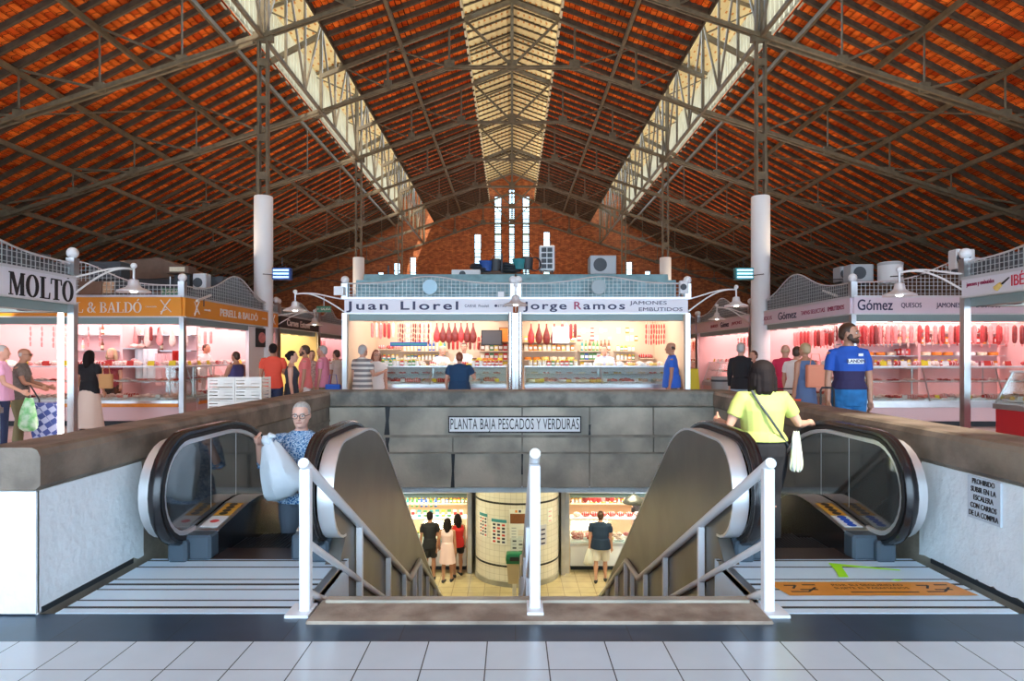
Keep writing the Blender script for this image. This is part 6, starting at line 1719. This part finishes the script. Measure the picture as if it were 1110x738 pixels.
# near left
person('bald man in a grey t-shirt pushing a checked trolley', px_person(20,11.6), 1.74, 290, skin='tan', hair='grey', style='bald', glasses=True, top=('tee', C('greytee', (.20,.17,.15), noise=.3, nscale=20)), bottom=('trousers', khaki), armR=((.1,.4,-1),(0,1,-.35)), armL=((-.1,.4,-1),(0,1,-.35)), lean=6, chubby=.3)
person('person in a lilac pink polo cut by the left edge of the picture', px_person(1,11.0), 1.78, 300, skin='fair', hair='grey', top=('polo', C('lilacpink', (.80,.42,.60))), bottom=('trousers', navy), armR=((.1,.3,-1),(0,1,-.6)), chubby=.4, build=1.1)
tr = thing('shopping_trolley', 'blue checked shopping trolley pushed by the bald man', 'trolley', px_person(52,11.2), .3)
def check_mat():
    m = bpy.data.materials.new('blue_check_cloth'); m.use_nodes = True; nt = m.node_tree; N = nt.nodes; L = nt.links; b = N['Principled BSDF']
    tc = N.new('ShaderNodeTexCoord'); br = N.new('ShaderNodeTexChecker'); br.inputs['Scale'].default_value = 11; br.inputs['Color1'].default_value = (.03,.05,.20,1); br.inputs['Color2'].default_value = (.30,.33,.50,1)
    mp = N.new('ShaderNodeMapping'); mp.inputs['Rotation'].default_value = (0,.6,.4); L.new(tc.outputs['Object'], mp.inputs[0]); L.new(mp.outputs[0], br.inputs['Vector']); L.new(br.outputs[0], b.inputs['Base Color']); return m
m = MB(); m.loft([[(x*a,y*a*.7,z) for x,y in ((-1,-1),(1,-1),(1,1),(-1,1))] for a,z in ((.17,.12),(.20,.3),(.21,.72),(.18,.80))]); m.build('bag', check_mat(), tr)
MB().path([(-.12,.0,.1),(-.13,.0,.85),(-.26,.0,1.10),(-.33,0,1.08)], .013, 8).build('handle', M['black'], tr, True); m = MB()
for s in (-1,1): m.lathe([(0,-.02),(.085,-.02),(.085,.02),(0,.02)], (-.05, s*.17, .085), 16, axis='y')
m.build('wheel', M['black'], tr)
gb = thing('carrier_bag', 'bright green carrier bag beside the checked trolley', 'bag', px_person(31,10.8,.90)); m = bag_mesh(.12,.34,.55,.2,seed=8); m.build('bag_body', mat('green_plastic', (.10,.55,.12), .4, noise=.4, nscale=9, col2=(.6,.8,.6)), gb, True)
# lower floor
person('young man in a black t-shirt and shorts on the lower floor', px_person(466,17.0,LOW), 1.80, 5, skin='tan', hair='black', top=('tee', dark), bottom=('shorts', dark), bottom_len=.75)
person('woman in a pale pink dress between two companions on the lower floor', px_person(485,16.9,LOW), 1.66, -5, fem=True, skin='tan', hair='black', style='long', top=('tank', C('pinkdress', (.85,.60,.58))), bottom=('dress', C('pinkdress', (.85,.60,.58))), bottom_len=.30, armL=((-.3,.0,-1),(-.2,.2,-1)))
person('person in a red top beside the woman in pink, lower floor', px_person(496,17.35,LOW), 1.66, 20, fem=True, skin='tan', hair='black', style='long', top=('tank', C('redtop', (.70,.03,.03))), bottom=('shorts', dark), bottom_len=.6, armL=((-.9,.05,-.9),(-.9,.2,.1)))
person('man in a navy polo and white shorts carrying a bag on the lower floor', px_person(651,16.9,LOW), 1.84, -10, skin='fair', hair='brown', top=('polo', C('navypolo', (.012,.03,.07))), bottom=('shorts', C('white_shorts', (.80,.76,.68))), bottom_len=.9, build=1.18, chubby=.5, stride=.05)
pb = thing('carrier_bag', 'white carrier bag held low by the man in white shorts', 'bag', px_person(638,16.7,LOW+.92)); m = bag_mesh(.06,.30,.42,.16,seed=5); m.build('bag_body', mat('dull_white_plastic', (.72,.70,.62), .5), pb, True)
person('vendor with dark hair behind the lower right counter', px_person(693,18.9,LOW+.1), 1.75, 190, fem=True, skin='fair', hair='black', style='long', top=('tee', dark), bottom=('trousers', dark))
# red shopping basket, yellow and grey bins by the right aisle
rb = thing('shopping_basket', 'orange red basket on a stand beside the man in crimson', 'basket', px_person(853,12.3)); MB().loft([[(x*a,y*a*.7,z) for x,y in ((-1,-1),(1,-1),(1,1),(-1,1))] for a,z in ((.28,.45),(.36,.80),(.34,.80),(.26,.48))]).build('basket', C('orangered', (.85,.10,.04)), rb); MB().path([(-.3,0,.8),(-.28,0,.98),(.28,0,.98),(.3,0,.8)], .014, 6).build('handle', M['black'], rb); MB().box(-.2,.2,-.15,.15,0,.46).build('stand', M['steel'], rb)
yb = thing('litter_bin', 'yellow cone sign standing right of the central pair', 'floor sign', px_person(750,15.6)); MB().loft([[(x*a,y*b,z) for x,y in ((-1,-1),(1,-1),(1,1),(-1,1))] for a,b,z in ((.20,.18,0),(.14,.04,1.3))]).build('panel', mat('safety_yellow', (.85,.70,.02), .5), yb); yb.name = 'wet_floor_sign'
gb2 = thing('tall_bin', 'grey tall bin against the white wall of the right stalls', 'bin', px_person(781,15.8)); MB().lathe([(.20,0),(.22,1.05),(.20,1.10),(.18,1.08),(0,1.06)], n=18).build('body', grey, gb2, True); MB().lathe([(.226,.98),(.226,1.03)], n=18).build('rim', dkg, gb2)

# ================================================================== near stalls' goods
p0 = V(SX_L-.02, 6.2, 0)
counter('slanted glass counter under the near left sign', V(SX_L-.12, 6.0, 0), V(0,1,0), V(-1,0,0), 3.6, body='white', group='glass display counters')
fill_counter(V(SX_L-.12, 6.0, 0), V(0,1,0), V(-1,0,0), 3.6, .88, 'glass counter under the near left sign', MX)
MB().box(-.03,.03,-.03,.03,0,2.4).build('lit_door_jamb', M['lampt'], None).location = (-7.62, 10.9, 0)
o = bpy.data.objects['lit_door_jamb']; tag(o, 'glowing white vertical strip beside the post of the near left stall', 'strip light')
counter('slanted glass counter with a red base in the near right stall', V(SX_R+.10, 10.4, 0), V(0,-1,0), V(1,0,0), 4.6, body='redbase' if 'redbase' in M else 'kick', group='glass display counters')
for o in bpy.data.objects:
    if o.name.startswith('cabinet') and o.parent and o.parent.get('label','').startswith('slanted glass counter with a red'): o.data.materials[0] = mat('red_counter_base', (.60,.02,.03), .4)
fill_counter(V(SX_R+.10, 10.4, 0), V(0,-1,0), V(1,0,0), 4.6, .88, 'red based counter of the near right stall', [('wheel',['cream','cheese']),('jar',['green','yellow','cream']),('tray',[9,8,2])])
row('jar',['green','cream','yellow'], V(SX_R+.10,10.4,0), V(0,-1,0), V(1,0,0), .2, 3, .5, 1.37, .2, 'on top of the red based counter of the near right stall')
sp_ = thing('spot_lamp', 'white spotlight under the ceiling of the near right stall', 'lamp', L3(px(1095,325,11.6))); MB().lathe([(.05,.15),(.07,.05),(.12,-.08),(.11,-.08),(.04,.02)], n=16).build('hood', M['white'], sp_, True); MB().ell((0,0,-.05),.08,.08,.03).build('bulb', lamp_glow, sp_, True); MB().tube((0,0,.14),(0,0,.35),.02).build('stem', M['white'], sp_)
# ================================================================== light and camera
w = bpy.data.worlds.new('sky'); SC.world = w; w.use_nodes = True
bgd = w.node_tree.nodes['Background']; bgd.inputs[0].default_value = (.60,.80,1.0,1); bgd.inputs[1].default_value = 6.3
sun = bpy.data.lights.new('sun', 'SUN'); sun.energy = 7.0; sun.angle = R(.6); sun.color = (1,.93,.80)
so = bpy.data.objects.new('sun', sun); COL.objects.link(so); so.rotation_euler = (R(38), R(22), 0)
# unseen entrance wall behind the viewer, added with openings sized to set the daylight
e = MB(); e.box(-EAVE_X,-21,Y0-.3,Y0,0,EAVE_Z); e.box(21,EAVE_X,Y0-.3,Y0,0,EAVE_Z)
for x in (-14,-7,7,14): e.box(x-.25,x+.25,Y0-.3,Y0,0,EAVE_Z)
e.prism([(-EAVE_X,EAVE_Z),(EAVE_X,EAVE_Z),(9.7,aist(9.7)),(0,17.6),(-9.7,aist(9.7))], Y0-.3, Y0, 'y')
struct(e.build('wall_front', M['brick']))
# fill light added for the tiles: upward areas above the stalls, no fixtures
for i, (x, y) in enumerate([(s*10, y) for s in (-1,1) for y in (9,20,31,42)] + [(0,19.5),(0,31),(0,43),(0,51)]):
    la = bpy.data.lights.new('roof_fill', 'AREA'); la.size = 4.0; la.energy = ((140 if y < 15 else 215) if abs(x) > 5 else 260)*(1.35 if y > 40 else 1); la.color = (1,.78,.58)
    lo = bpy.data.objects.new('roof_fill', la); COL.objects.link(lo); lo.location = (x, y, 4.6); lo.rotation_euler = (PI, 0, 0)
# downlights of the lower floor
for x, y in ((-2.5,15.2),(2.6,15.2)):
    la = bpy.data.lights.new('lower_floor_lamp', 'AREA'); la.size = 1.2; la.energy = 120; la.color = (1,.93,.62)
    lo = bpy.data.objects.new('lower_floor_lamp', la); COL.objects.link(lo); lo.location = (x, y, -.70)
cam = bpy.data.cameras.new('camera'); co = bpy.data.objects.new('camera', cam); COL.objects.link(co)
cam.sensor_width = 36; cam.lens = F/1110*36; cam.shift_y = (VY-369)/1110; cam.clip_end = 300
co.location = (0,0,EYE); co.rotation_euler = (R(90),0,0)
SC.camera = co
SC.view_settings.view_transform = 'Standard'; SC.view_settings.look = 'None'; SC.view_settings.gamma = 1; SC.view_settings.use_curve_mapping = False
SC.view_settings.exposure = 0.22
